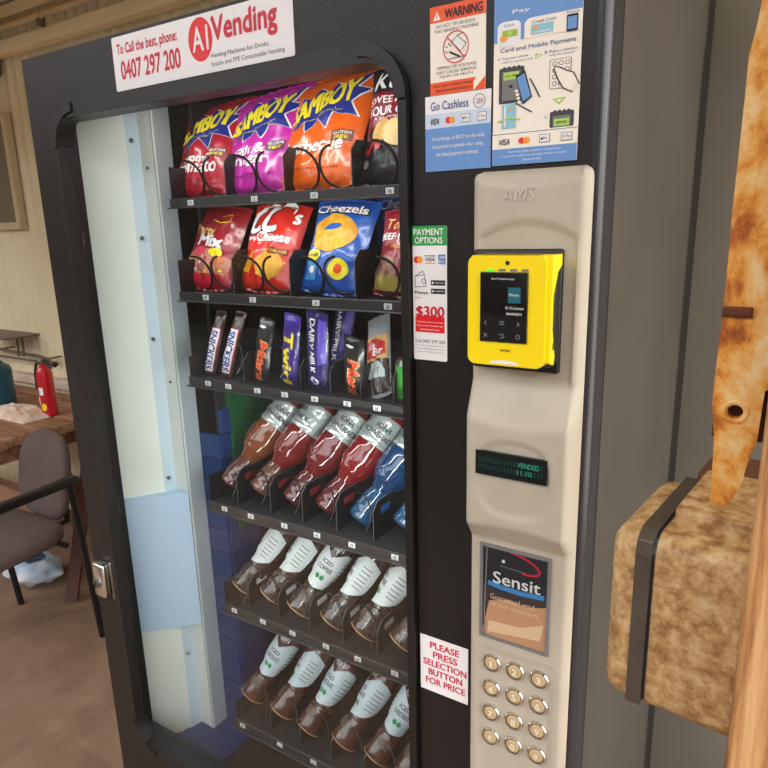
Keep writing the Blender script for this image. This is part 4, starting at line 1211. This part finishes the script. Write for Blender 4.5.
def sport_bottle(col, colcap, seedrot):
    m = MB(); H = .216; N = 54
    hs = [H * i / N for i in range(N + 1)]
    n = 40
    def fn(s, t):
        h = t * H; a = 2 * PI * s
        r = rad_curve(SPORT, h)
        if .070 < h < .130:                     # squarish grip
            r *= 1 - 0.07 * (0.5 + 0.5 * math.cos(4 * a)) * math.sin(PI * (h - .070) / .06)
        return (r * math.sin(a), -r * math.cos(a), h)
    vs = []
    fsA = []; fsB = []; fsC = []
    for j in range(N + 1):
        for i in range(n): vs.append(fn(i / n, j / N))
    for j in range(N):
        for i in range(n):
            q = (j * n + i, j * n + (i + 1) % n, (j + 1) * n + (i + 1) % n, (j + 1) * n + i)
            (fsB if .1335 < H * (j + .5) / N < .186 else (fsC if H * (j + .5) / N < .058 else fsA)).append(q)
    m.add(vs, fsA, col[0], True); m.add(vs, fsB, SILB, True); m.add(vs, fsC, col[1], True)
    m.lathe([(0, .001), (.0185, .0)], col[1], n=40)
    col = col[0]
    m.lathe([(.0165, .210), (.0180, .212), (.0180, .232), (.016, .236), (0, .236)], colcap, n=24)
    surf = lambda a, h, l: ((rad_curve(SPORT, h) + l) * math.sin(a), -(rad_curve(SPORT, h) + l) * math.cos(a), h)
    # raised oval on the grip and dark print on the silver label
    for k_ in (-1, 0, 1, 2):
        ac = k_ * PI / 2 + PI / 4
        ring = [(ac + .42 * math.cos(a), .102 + .022 * math.sin(a)) for a in [2 * PI * i / 24 for i in range(25)]]
        pts = [surf(a, h, .0004) for a, h in ring]
        m.tube(pts, .0006, col, 6)
    for hh in (.141, .155, .171):
        m.a_line(surf, [(-1.5, hh - .004), (-.5, hh + .003), (.5, hh - .003), (1.5, hh + .004)], .07, GREYP, .0004, 33.0, (.15, .006))
    m.a_text(surf, 'POWERADE', -1.05, .146, 2.0, .009, RD, .0006, bold=.03, cell=(.15, .006))
    m.a_text(surf, 'ION4', -.5, .161, 0.9, .009, RD, .0006, bold=.03, cell=(.15, .006))
    return m
def pair(n, a, b): return (liquid('drink_' + n, a), liquid('drink_base_' + n, b))
RDK = pair('red', (106, 13, 17), (82, 30, 32)); RD2 = pair('berry', (94, 20, 24), (80, 36, 38)); AMB = pair('amber', (112, 56, 26), (84, 48, 42)); RBR = pair('ruby', (104, 24, 18), (92, 60, 48)); BLU = pair('blue', (12, 50, 88), (28, 66, 98))
CAPR = mat('cap_red', (220, 50, 34), rough=.35); CAPO = mat('cap_orange', (226, 110, 40), rough=.35); CAPB = mat('cap_blue', (30, 80, 170), rough=.35)
sd = [(AMB, CAPO, (229, 484), (277.5, 420), 'amber sports drink bottle at the left end of the fourth shelf', .3),
      (RBR, CAPR, (258.8, 491), (310, 425), 'ruby sports drink bottle beside the amber one', -.75),
      (RD2, CAPR, (291.6, 501), (341.6, 431.6), 'dark red sports drink bottle in the middle of the fourth shelf', .2),
      (RDK, CAPR, (324, 509), (377.5, 437), 'red sports drink bottle leaning beside the blue ones', .35),
      (BLU, CAPB, (358.8, 520), (405.6, 447), 'bright blue sports drink bottle fully seen beside the red one', -.7)]
SG = 'sports drink bottles on the fourth shelf'
bset = None
for col, cap, b, t, lab, rot in sd:
    m = sport_bottle(col, cap, rot)
    p0, upv = up_from(b, t, 0.175, 0.158)
    upv = Vector((.36, .59, .72))
    fr = lean_frame(p0 + Vector((0, 0, 0)), upv, rot)
    product(m, 'sports_bottle', lab, 'drink bottle', fr, SG, 1.12)
m = sport_bottle(BLU, CAPB, 0)
p0 = P(403, 527, 1, 0.175)
product(m, 'sports_bottle', 'blue sports drink bottle half hidden by the right door edge', 'drink bottle', lean_frame(p0, (.36, .59, .72), .2), SG, 1.12)

# shelves 5 and 6 - flavoured milk
MILK = [(0, .0215), (.003, .0255), (.010, .0262), (.040, .0235), (.062, .0200), (.074, .0205), (.090, .0250), (.108, .0270), (.140, .0270), (.152, .0255), (.162, .0200), (.170, .0165), (.174, .0165)]
LABW = mat('milk_label_white', (222, 228, 228), rough=.4); LABC = mat('milk_label_grey', (196, 210, 216), rough=.4)
GRS = mat('seal_green', (40, 150, 90), rough=.4)
def milk_bottle(glass, cap, kind):
    m = MB(); H = .174; n = 36; N = 40
    def fn(s, t):
        h = t * H; a = 2 * PI * s; r = rad_curve(MILK, h)
        return (r * math.sin(a), -r * math.cos(a), h)
    m.grid(fn, n, N, glass, closed=True)
    m.lathe([(0, .001), (.0215, 0)], glass, n=36)
    m.lathe([(.0175, .166), (.0195, .168), (.0195, .186), (.018, .189), (0, .189)], cap, n=28)
    surf = lambda a, h, l: ((rad_curve(MILK, h) + l) * math.sin(a), -(rad_curve(MILK, h) + l) * math.cos(a), h)
    lab = LABW if kind == 'coffee' else LABC
    # wrap label with pointed lower edge and a notch in its upper edge
    low = [(-2.3, .078), (-1.2, .064), (0, .058), (1.2, .064), (2.3, .078)]
    upp = [(2.3, .130), (1.5, .140), (0.9, .141), (0.35, .130), (0.0, .122), (-.35, .130), (-.9, .141), (-1.5, .140), (-2.3, .130)]
    m.a_poly(surf, low + upp, lab, .0006, (.15, .005))
    word = 'COFFEE' if kind == 'coffee' else 'CHOCOLATE'
    m.a_text(surf, "Nippy's", -.50, .136, 1.0, .015, LABW, .0008, bold=.02, shear=.2, cell=(.15, .006))
    m.a_text(surf, 'ICED', -.42, .108, 0.80, .0075, RD, .0010, bold=.03, cell=(.15, .006))
    m.a_text(surf, word, -.62, .095, 1.22, .0085, RD, .0010, bold=.03, cell=(.15, .006))
    for k in range(2): m.a_ell(surf, -.2 + .42 * k, .081, .19, .0052, GRS if kind != 'plain' else GREYP, .0010, (.1, .004), n=16)
    for a0 in (1.05, -1.75):
        for k in range(6): m.a_rect(surf, a0, (.082 + .008 * k), .72, .0018, GREYP, .0010, (.1, .005))
    m.tube([surf(2 * PI * i / 36, .056, .0006) for i in range(36)], .0011, INK, 6, closed=True)
    # flecked lower sleeve
    m.a_rect(surf, -.5, .030, 1.0, .018, mat('sleeve_fleck', (120, 100, 90), rough=.4, rgb2=(40, 28, 26), vscale=300), .0006, (.15, .005))
    m.tube([surf(2 * PI * i / 36, .006, .0004) for i in range(36)], .0010, mat('foot_tan', (190, 150, 110), rough=.4), 6, closed=True)
    return m
COFG = mat('milk_dark_brown', (30, 21, 19), rough=0.2, coat=0.4, rgb2=(84, 66, 58), vscale=170)
CHOG = mat('milk_chocolate', (84, 44, 32), rough=0.2, coat=0.4, rgb2=(58, 30, 24), vscale=40)
CAPK = mat('cap_black', (28, 22, 22), rough=.35); CAPC = mat('cap_brown', (96, 44, 32), rough=.35)
places = ['at the left end', 'second from the left', 'third, label facing out', 'fourth from the left', 'fifth from the left', 'cut off by the door edge']
five = [((241.6, 589), (280, 540), -1.3), ((269.7, 598), (311, 549), -1.2), ((297, 612), (338, 553), 0.1), ((330.6, 623.5), (372, 568), -1.2), ((362, 634), (406, 580), -1.1), ((401, 646), (446, 588), -.3)]
six = [((250.7, 697), (284, 644), -.1), ((279.4, 713), (318, 655), -1.1), ((306, 730), (346, 668), -.5), ((341.4, 743.7), (384, 685), -1.0), ((374.6, 759), (412, 698), 0.05), ((405, 774), (446, 715), -.8)]
protos = {}
for row, (lst, kind, glass, cap, shelf) in enumerate(((five, 'coffee', COFG, CAPK, 'fifth'), (six, 'chocolate', CHOG, CAPC, 'lowest'))):
    drink = 'dark iced coffee bottle with white label' if row == 0 else 'brown iced chocolate bottle with pale label'
    first = None
    for i, (b, t, rot) in enumerate(lst):
        p0, upv = up_from(b, t, 0.17, 0.150)
        upv = upv.normalized() * .35 + Vector((.30, .64, .70)) * .65
        fr = lean_frame(p0, upv, rot)
        lab = f'{drink}, {places[i] if not (row == 1 and i == 2) else "third from the left"}, {shelf} shelf'
        if row == 1 and i == 4: lab = 'iced chocolate bottle with green seals, fifth from left on the lowest shelf'
        if first is None:
            first = product(milk_bottle(glass, cap, kind), 'milk_bottle', lab, 'drink bottle', fr, 'flavoured milk bottles on the ' + shelf + ' shelf', 1.07)
        else:
            o = first.copy(); COL.objects.link(o); place_obj(o, fr, 1.07); o['label'] = lab

# ---------------------------------------------------------------- neighbouring cabinet
m = MB()
m.rbox((-0.195, 0.805, 0.02), (0.70, 1.225, 2.30), 0.006, mat('cabinet_grey', (140, 134, 122), rough=0.5, vary=0.12, vscale=4))
c_ = m.build('storage_cabinet'); tag(c_, 'tall plain grey metal cabinet standing behind the vending machine', 'cabinet')
m = MB(); m.box((-0.14, 0.85, 0.0), (0.65, 1.17, 0.02), BLACK); m.build('plinth', c_)

# ---------------------------------------------------------------- table with things on it
WOODD = ramp_mat('table_wood', [(0.3, (92, 64, 48)), (0.5, (146, 106, 80)), (0.7, (178, 138, 108))], scale=6, stretch=(0.6, 6, 6), rough=0.6, bump=0.25)
TO = Vector((-3.3, 0.78, 0.0))
tb = thing('wooden_table', 'brown slatted wooden table against the corrugated wall', 'table', TO)
tb.rotation_euler.z = math.radians(0)
def lt(): return MB()
ex = 0.72                                      # right end of the top, local x
m = lt()
for k in range(5):
    y0 = -0.35 + k * 0.145
    m.rbox((-1.2, y0, 0.712), (ex - .02 * (k % 2), y0 + 0.138, 0.75), 0.004, WOODD)
m.build('table_top', tb)
m = lt(); m.box((ex - 0.16, -0.33, 0.62), (ex - 0.12, 0.35, 0.712), WOODD); m.box((-1.0, -0.33, 0.62), (-0.96, 0.35, 0.712), WOODD)
m.box((-1.0, -0.02, 0.30), (ex - .12, 0.03, 0.39), WOODD)
m.build('crossbar', tb)
REDW = mat('table_leg_wood', (92, 46, 38), rough=.6, vary=.3, vscale=10)
for (a, b) in (((.80, -.10, 0), (.66, .20, .70)), ((.58, .30, 0), (.64, -.05, .70)), ((-1.0, -.30, 0), (-.98, .15, .70)), ((-1.0, .30, 0), (-.98, -.15, .70))):
    m = lt(); m.tube([a, b], 0.034, REDW, 4); m.build('leg', tb)
REDX = mat('extinguisher_red', (196, 22, 34), rough=0.3, coat=.4)
EO = P(50.5, 415, 2, 0.752)
er = thing('fire_extinguisher', 'small red fire extinguisher standing on the wooden table', 'fire extinguisher', EO)
sc_ = 0.255 / 0.33
m = MB()
m.lathe([(0, 0), (.031, 0), (.034, .006), (.034, .185), (.031, .205), (.022, .222), (.016, .228), (.016, .236)], REDX, n=28)
sf = lambda a, h, l: ((.034 + l) * math.sin(a), -(.034 + l) * math.cos(a), h)
m.a_rect(sf, -0.9, 0.125, 0.5, 0.05, YELP, .0006, .2); m.a_rect(sf, 0.0, 0.10, .6, .035, WHITE, .0006, .2); m.a_ell(sf, .45, .045, .35, .017, YELP, .0006, .2)
m.a_rect(sf, -.5, .055, .45, .035, WHITE, .0006, .2)
m.build('cylinder', er)
m = MB()
m.tube([(0, 0, .232), (0, 0, .25)], .013, STEEL); m.tube([(0, 0, .25), (.03, 0, .256), (.075, 0, .236)], .006, BLACK); m.tube([(0, 0, .244), (.03, -.002, .242), (.065, 0, .222)], .005, BLACK)
m.tube([(-.01, 0, .244), (-.035, -.01, .235), (-.05, -.012, .19), (-.052, -.012, .12)], .006, BLACK)
m.build('valve_handle', er)
TEALC = mat('jug_teal', (22, 74, 96), rough=0.35)
JO = P(-1, 405, 2, 0.752)
jg = thing('water_jug', 'dark teal water jug with white handle at the table edge', 'jug', JO)
m = MB(); m.lathe([(0, 0), (.075, 0), (.08, .008), (.078, .17), (.07, .19), (.045, .205), (.04, .215), (0, .215)], TEALC, n=32); m.build('body', jg)
m = MB(); m.tube([(.01 + .04 * math.cos(a), -.085, .16 + .055 * math.sin(a)) for a in [2 * PI * i / 20 for i in range(20)]], .007, WHITE, 8, closed=True); m.build('handle', jg)
m = MB()
CO = P(18, 415, 2, 0.751)
def cloth(s, t):
    q = 2 * s - 1; r = 2 * t - 1
    h = max(0, (1 - abs(q) ** 3)) ** .6 * max(0, (1 - abs(r) ** 3)) ** .6
    return (q * .17 + .01 * noise.noise((q * 3, r * 3, 1)), r * .075, .001 + h * (.040 + .018 * noise.noise((q * 4, r * 4, 3))))
m.grid(cloth, 30, 20, mat('cloth_tan', (200, 168, 140), rough=.8, rgb2=(226, 214, 208), vscale=14))
m.box((-.15, -.06, 0), (.15, .06, .002), mat('cloth_tan', (200, 168, 140)))
o = m.build('folded_cloth'); o.location = CO; tag(o, 'crumpled tan and white cloth lying on the wooden table', 'cloth')

# ---------------------------------------------------------------- office chair
FAB = mat('chair_fabric', (98, 82, 78), rough=0.9, vary=.12, vscale=30, bump=.2, bscale=500)
CHO = Vector((-2.40, 0.33, 0.0))
ch = thing('office_chair', 'brown-grey upholstered chair with black metal arms beside the table', 'chair', CHO)
ch.rotation_euler.z = math.radians(4)
def pad(w, d, h, z, y0):
    def fn(s, t):
        a = 2 * PI * s
        cs, sn = math.cos(a), math.sin(a)
        e = 0.5
        x = math.copysign(abs(cs) ** e, cs) * w / 2; y = math.copysign(abs(sn) ** e, sn) * d / 2
        ph = (t - .5) * PI; k = abs(math.cos(ph)) ** .35
        return (x * (.0 + k), y0 + y * k, z + h / 2 * math.copysign(abs(math.sin(ph)) ** .6, math.sin(ph)))
    return fn
m = MB(); m.grid(pad(0.46, 0.46, 0.075, 0.455, 0.0), 40, 16, FAB, closed=True); m.build('seat', ch)
m = MB()
bw, bh = 0.29, 0.35
def bfn(s, t):
    a = 2 * PI * s; ph = (t - .5) * PI; k = abs(math.cos(ph)) ** .3
    cs, sn = math.cos(a), math.sin(a); e = .7
    x = math.copysign(abs(cs) ** e, cs) * bw / 2 * k; zz = math.copysign(abs(sn) ** e, sn) * bh / 2 * k
    y = 0.262 + .03 * math.sin(ph) + .06 * ((zz + .18) / .36) - .9 * x * x
    return (x, y, 0.622 + zz)
m.grid(bfn, 40, 16, FAB, closed=True, flip=True); m.build('backrest', ch)
m = MB()
m.tube([(-.08, .16, .425), (-.08, .29, .44), (-.08, .30, .60), (.08, .30, .60), (.08, .29, .44), (.08, .16, .425)], .012, BLACK)
m.build('back_support', ch)
for q in (-.16, .16):
    m = MB(); m.tube([(-.25, q, .43), (.25, q, .43)], .011, BLACK); m.build('cross_rail', ch)
for sx in (-1, 1):
    x = .262 * sx
    m = MB(); m.tube([(x, .20, .665), (x + .005 * sx, .215, .40), (x - .004 * sx, .245, .02), (x - .004 * sx, .247, .0)], .013, BLACK); m.build('leg', ch)
    m = MB(); m.tube([(x, -.24, .665), (x, -.255, .40), (x, -.27, .0)], .013, BLACK); m.build('leg', ch)
    m = MB(); m.rbox((x - .022, -.27, .655), (x + .022, .23, .685), .010, BLACK); m.build('armrest', ch)
m = MB()
def pb(s, t):
    a = 2 * PI * s; k = math.sin(PI * min(.999, t * .86 + .06)) ** .6
    r = .105 * k * (1 + .25 * noise.noise((math.cos(a) * 2, math.sin(a) * 2, t * 5)))
    return (r * math.cos(a) * 1.2, r * math.sin(a), .001 + .11 * t + .01 * noise.noise((s * 9, t * 7, 2)))
m.grid(pb, 40, 18, mat('bag_white', (214, 218, 226), rough=.4, rgb2=(150, 176, 206), vscale=12), closed=True)
o = m.build('plastic_bag'); o.location = (P(38, 580, 2, 0.0).x, P(38, 580, 2, 0.0).y, 0.0); tag(o, 'crumpled white plastic bag on the floor under the chair', 'bag')

# ---------------------------------------------------------------- rusty post, box and timber in front, at the right
RUST = ramp_mat('rust_bright', [(0.30, (84, 44, 20)), (0.41, (180, 98, 28)), (0.50, (226, 156, 62)), (0.60, (236, 196, 128)), (0.72, (240, 220, 186))], scale=38, detail=10, rough=0.7, bump=0.35, distort=.25, stretch=(1, 1, .7))
RUSTB = ramp_mat('rust_box', [(0.26, (98, 64, 38)), (0.40, (152, 112, 66)), (0.52, (186, 148, 98)), (0.63, (204, 174, 128)), (0.76, (186, 178, 164))], scale=85, detail=14, rough=0.5, bump=0.25, distort=.1)
TIMB = ramp_mat('timber_post', [(0.32, (120, 76, 40)), (0.45, (176, 124, 74)), (0.6, (206, 158, 104)), (0.75, (222, 182, 132))], scale=14, stretch=(9, 9, 0.5), rough=0.65, bump=0.3, distort=.5)
YT, YS = -0.36, -0.285
tx = P(745, 590, 1, YT).x
m = MB(); m.rbox((tx, YT, 0.0), (tx + 0.10, -0.29, 2.72), 0.004, TIMB)
tag(m.build('timber_post'), 'sawn timber post in front at the right edge', 'post')
# rusty steel strip with torn foot and bolt hole
px = [(762, 2), (756, 30), (749, 55), (744, 105), (738, 160), (732, 215), (728, 262), (722, 320), (715, 376), (712, 405), (714, 440), (712, 470), (710, 500), (716, 505), (724, 508), (733, 498), (741, 486), (746, 468), (757, 441)]
pts = [P(u, v, 1, YS) for u, v in px]
poly = [(p.x, p.z) for p in pts]
poly = [(poly[0][0], 2.60)] + poly + [(poly[-1][0] + .001, poly[-1][1] + .03), (0.03, poly[-1][1] + .05), (0.03, 2.60)]
hc = P(735, 412, 1, YS); hr = 0.0042
hl = [(hc.x + hr * math.cos(-2 * PI * i / 20), hc.z + hr * math.sin(-2 * PI * i / 20)) for i in range(20)]
m = MB()
m.prism(poly, [hl], FN, YS, YS + 0.006, RUST)
m.tube([(hc.x + (hr + .0018) * math.cos(2 * PI * i / 20), YS, hc.z + (hr + .0018) * math.sin(2 * PI * i / 20)) for i in range(20)], .0013, RUST, 6, closed=True)
q = P(740, 312, 1, YS)
m.rbox((q.x - .009, YS - .003, q.z - .0025), (q.x + .0065, YS + .001, q.z + .003), .001, mat('rust_and_hole_shade', (96, 52, 30), rough=.8))
# flange turned back
m.box((0.025, YS, 1.47), (0.03, YS + 0.05, 2.60), RUST)
m.box((hc.x - .012, YS + .012, hc.z - .02), (0.028, YS + .018, hc.z + .05), mat('rust_and_hole_shade', (60, 34, 22), rough=.9)); m.box((0.02, YS + .004, hc.z - .02), (0.028, YS + .014, hc.z + .05), mat('rust_and_hole_shade', (60, 34, 22)))  # dark plate added so the bolt hole looks shaded
tag(m.build('rusty_strip'), 'bright orange rusted steel strip with a bolt hole on the timber post', 'steel strip')
# rusty box
bl = P(605, 690, 1, -0.25)
BW, BD, BH = 0.108, 0.125, 0.140
BO = Vector((bl.x - .004, -0.25, bl.z - 0.003))
bxr = thing('rusty_box', 'rusted steel box with a dark strap fixed beside the timber post', 'box', BO)
bxr.rotation_euler.z = math.radians(-7)
m = MB()
m.rbox((0, 0, 0), (BW, BD, BH), 0.015, RUSTB, seg=5)
m.build('body', bxr)
m = MB()
DS = mat('strap_dark', (84, 74, 64), rough=.45, vary=.3, vscale=30)
xs0, xs1 = 0.020, 0.031
th = .0022
prof = [(-th, .004), (-th, BH - .014), (-.0002, BH - .004), (.010, BH + th), (BD, BH + th)]
inn = [(BD, BH - .001), (.014, BH - .001), (.006, BH - .005), (.002, BH - .014), (.001, .004)]
m.prism(prof + inn, [], lambda y, z, d: (d, y, z), xs0, xs1, DS)
m.build('strap', bxr, bevel=.0006, seg=1)
m = MB()
m.prism([(-.0015, .010), (-.0015, BH - .012), (.004, BH - .002), (.01, BH + .001), (BD, BH + .001), (BD, BH - .001), (.012, BH - .001), (.001, BH - .013), (.001, .010)], [], lambda y, z, d: (d, y, z), xs1, xs1 + .0018, INK)
m.build('seam', bxr)
m = MB()
m.rbox((.036, .028, BH - .004), (BW - .004, BD - .004, BH + .014), .003, RUSTB)
m.build('lid_block', bxr, bevel=0)
m = MB()
m.rbox((.030, BD - .012, BH - .03), (BW + .004, BD + .050, BH + .012), .003, mat('rust_and_hole_shade', (96, 52, 30), rough=.8)); m.build('mounting_bracket', bxr)

FEN = mat('added_fence_brown', (50, 40, 32), rough=.8, vary=.3, vscale=2)  # unseen fence added, tall enough to hide bright sky from the glass
m = MB()
for k in range(60): m.box((-14 + k * .4, -7.0, 0), (-14 + k * .4 + .385, -6.96, 4.2), FEN)
m.box((-14, -7.06, .5), (10, -7.0, .6), FEN); m.box((-14, -7.06, 1.9), (10, -7.0, 2.0), FEN)
struct(m, 'added_fence_yard', 'brown board fence across the yard', 'fence')  # added unseen fence, hides bright sky from the glass

# ---------------------------------------------------------------- light
w = bpy.data.worlds.new('sky'); scene.world = w; w.use_nodes = True
nt = w.node_tree; bg = nt.nodes['Background']
sky = nt.nodes.new('ShaderNodeTexSky'); sky.sky_type = 'NISHITA'; sky.sun_disc = False
sky.sun_elevation = math.radians(52); sky.sun_rotation = math.radians(20); sky.air_density = 1.0; sky.dust_density = 2.5; sky.ozone_density = 1.0
mixn = nt.nodes.new('ShaderNodeMixRGB'); mixn.inputs['Fac'].default_value = 0.75; mixn.inputs['Color2'].default_value = (0.64, 0.60, 0.53, 1)
gain = nt.nodes.new('ShaderNodeVectorMath'); gain.operation = 'SCALE'; gain.inputs['Scale'].default_value = 0.22
nt.links.new(sky.outputs['Color'], gain.inputs[0])
nt.links.new(gain.outputs[0], mixn.inputs['Color1'])
nt.links.new(mixn.outputs['Color'], bg.inputs['Color'])
bg.inputs['Strength'].default_value = 5.0
sl = bpy.data.lights.new('sun', 'SUN'); sl.energy = 3.0; sl.angle = 0.01; sl.color = (1.0, .95, .86)
so = bpy.data.objects.new('sun', sl); COL.objects.link(so)
so.rotation_euler = Vector((0.5, -0.3, -1.0)).to_track_quat('-Z', 'Y').to_euler()
# unseen light added behind the right-hand door post to brighten the shelves
il = bpy.data.lights.new('added_side_light', 'AREA'); il.shape = 'RECTANGLE'; il.size = 0.02; il.size_y = 0.95; il.energy = 1.9; il.color = (.95, 1.0, .98)
io = bpy.data.objects.new('added_side_light', il); COL.objects.link(io)
io.location = (-0.425, 0.085, 1.22)
xax = Vector((0.55, 1, 0)).normalized()
io.rotation_euler = Vector((-0.85, 0.5, 0)).to_track_quat('-Z', 'Z').to_euler()

tl = bpy.data.lights.new('added_top_light', 'AREA'); tl.shape = 'RECTANGLE'; tl.size = 0.60; tl.size_y = 0.02; tl.energy = 0.62; tl.color = (1.0, .98, .94)  # unseen light added above the top shelf to brighten the bags
to = bpy.data.objects.new('added_top_light', tl); COL.objects.link(to)
to.location = (-0.70, 0.075, 1.765)
to.rotation_euler = Vector((0, 0.45, -1)).to_track_quat('-Z', 'Y').to_euler()
# unseen slim lights added under the shelf lips to brighten dim rows
for z_, e_ in ((ZL[0], .26), (ZL[1], .10), (ZL[2], .22)):
    d_ = bpy.data.lights.new('added_shelf_light', 'AREA'); d_.shape = 'RECTANGLE'; d_.size = 0.50; d_.size_y = 0.01; d_.energy = e_; d_.color = (1.0, .98, .95)
    o_ = bpy.data.objects.new('added_shelf_light', d_); COL.objects.link(o_)
    o_.location = (-0.69, 0.1375, z_ - 0.006)
    o_.rotation_euler = Vector((0, 0.7, -1)).to_track_quat('-Z', 'Y').to_euler()
scene.view_settings.view_transform = 'Standard'
scene.view_settings.look = 'None'
scene.view_settings.exposure = 0.75
scene.view_settings.gamma = 1.0
scene.view_settings.use_curve_mapping = False
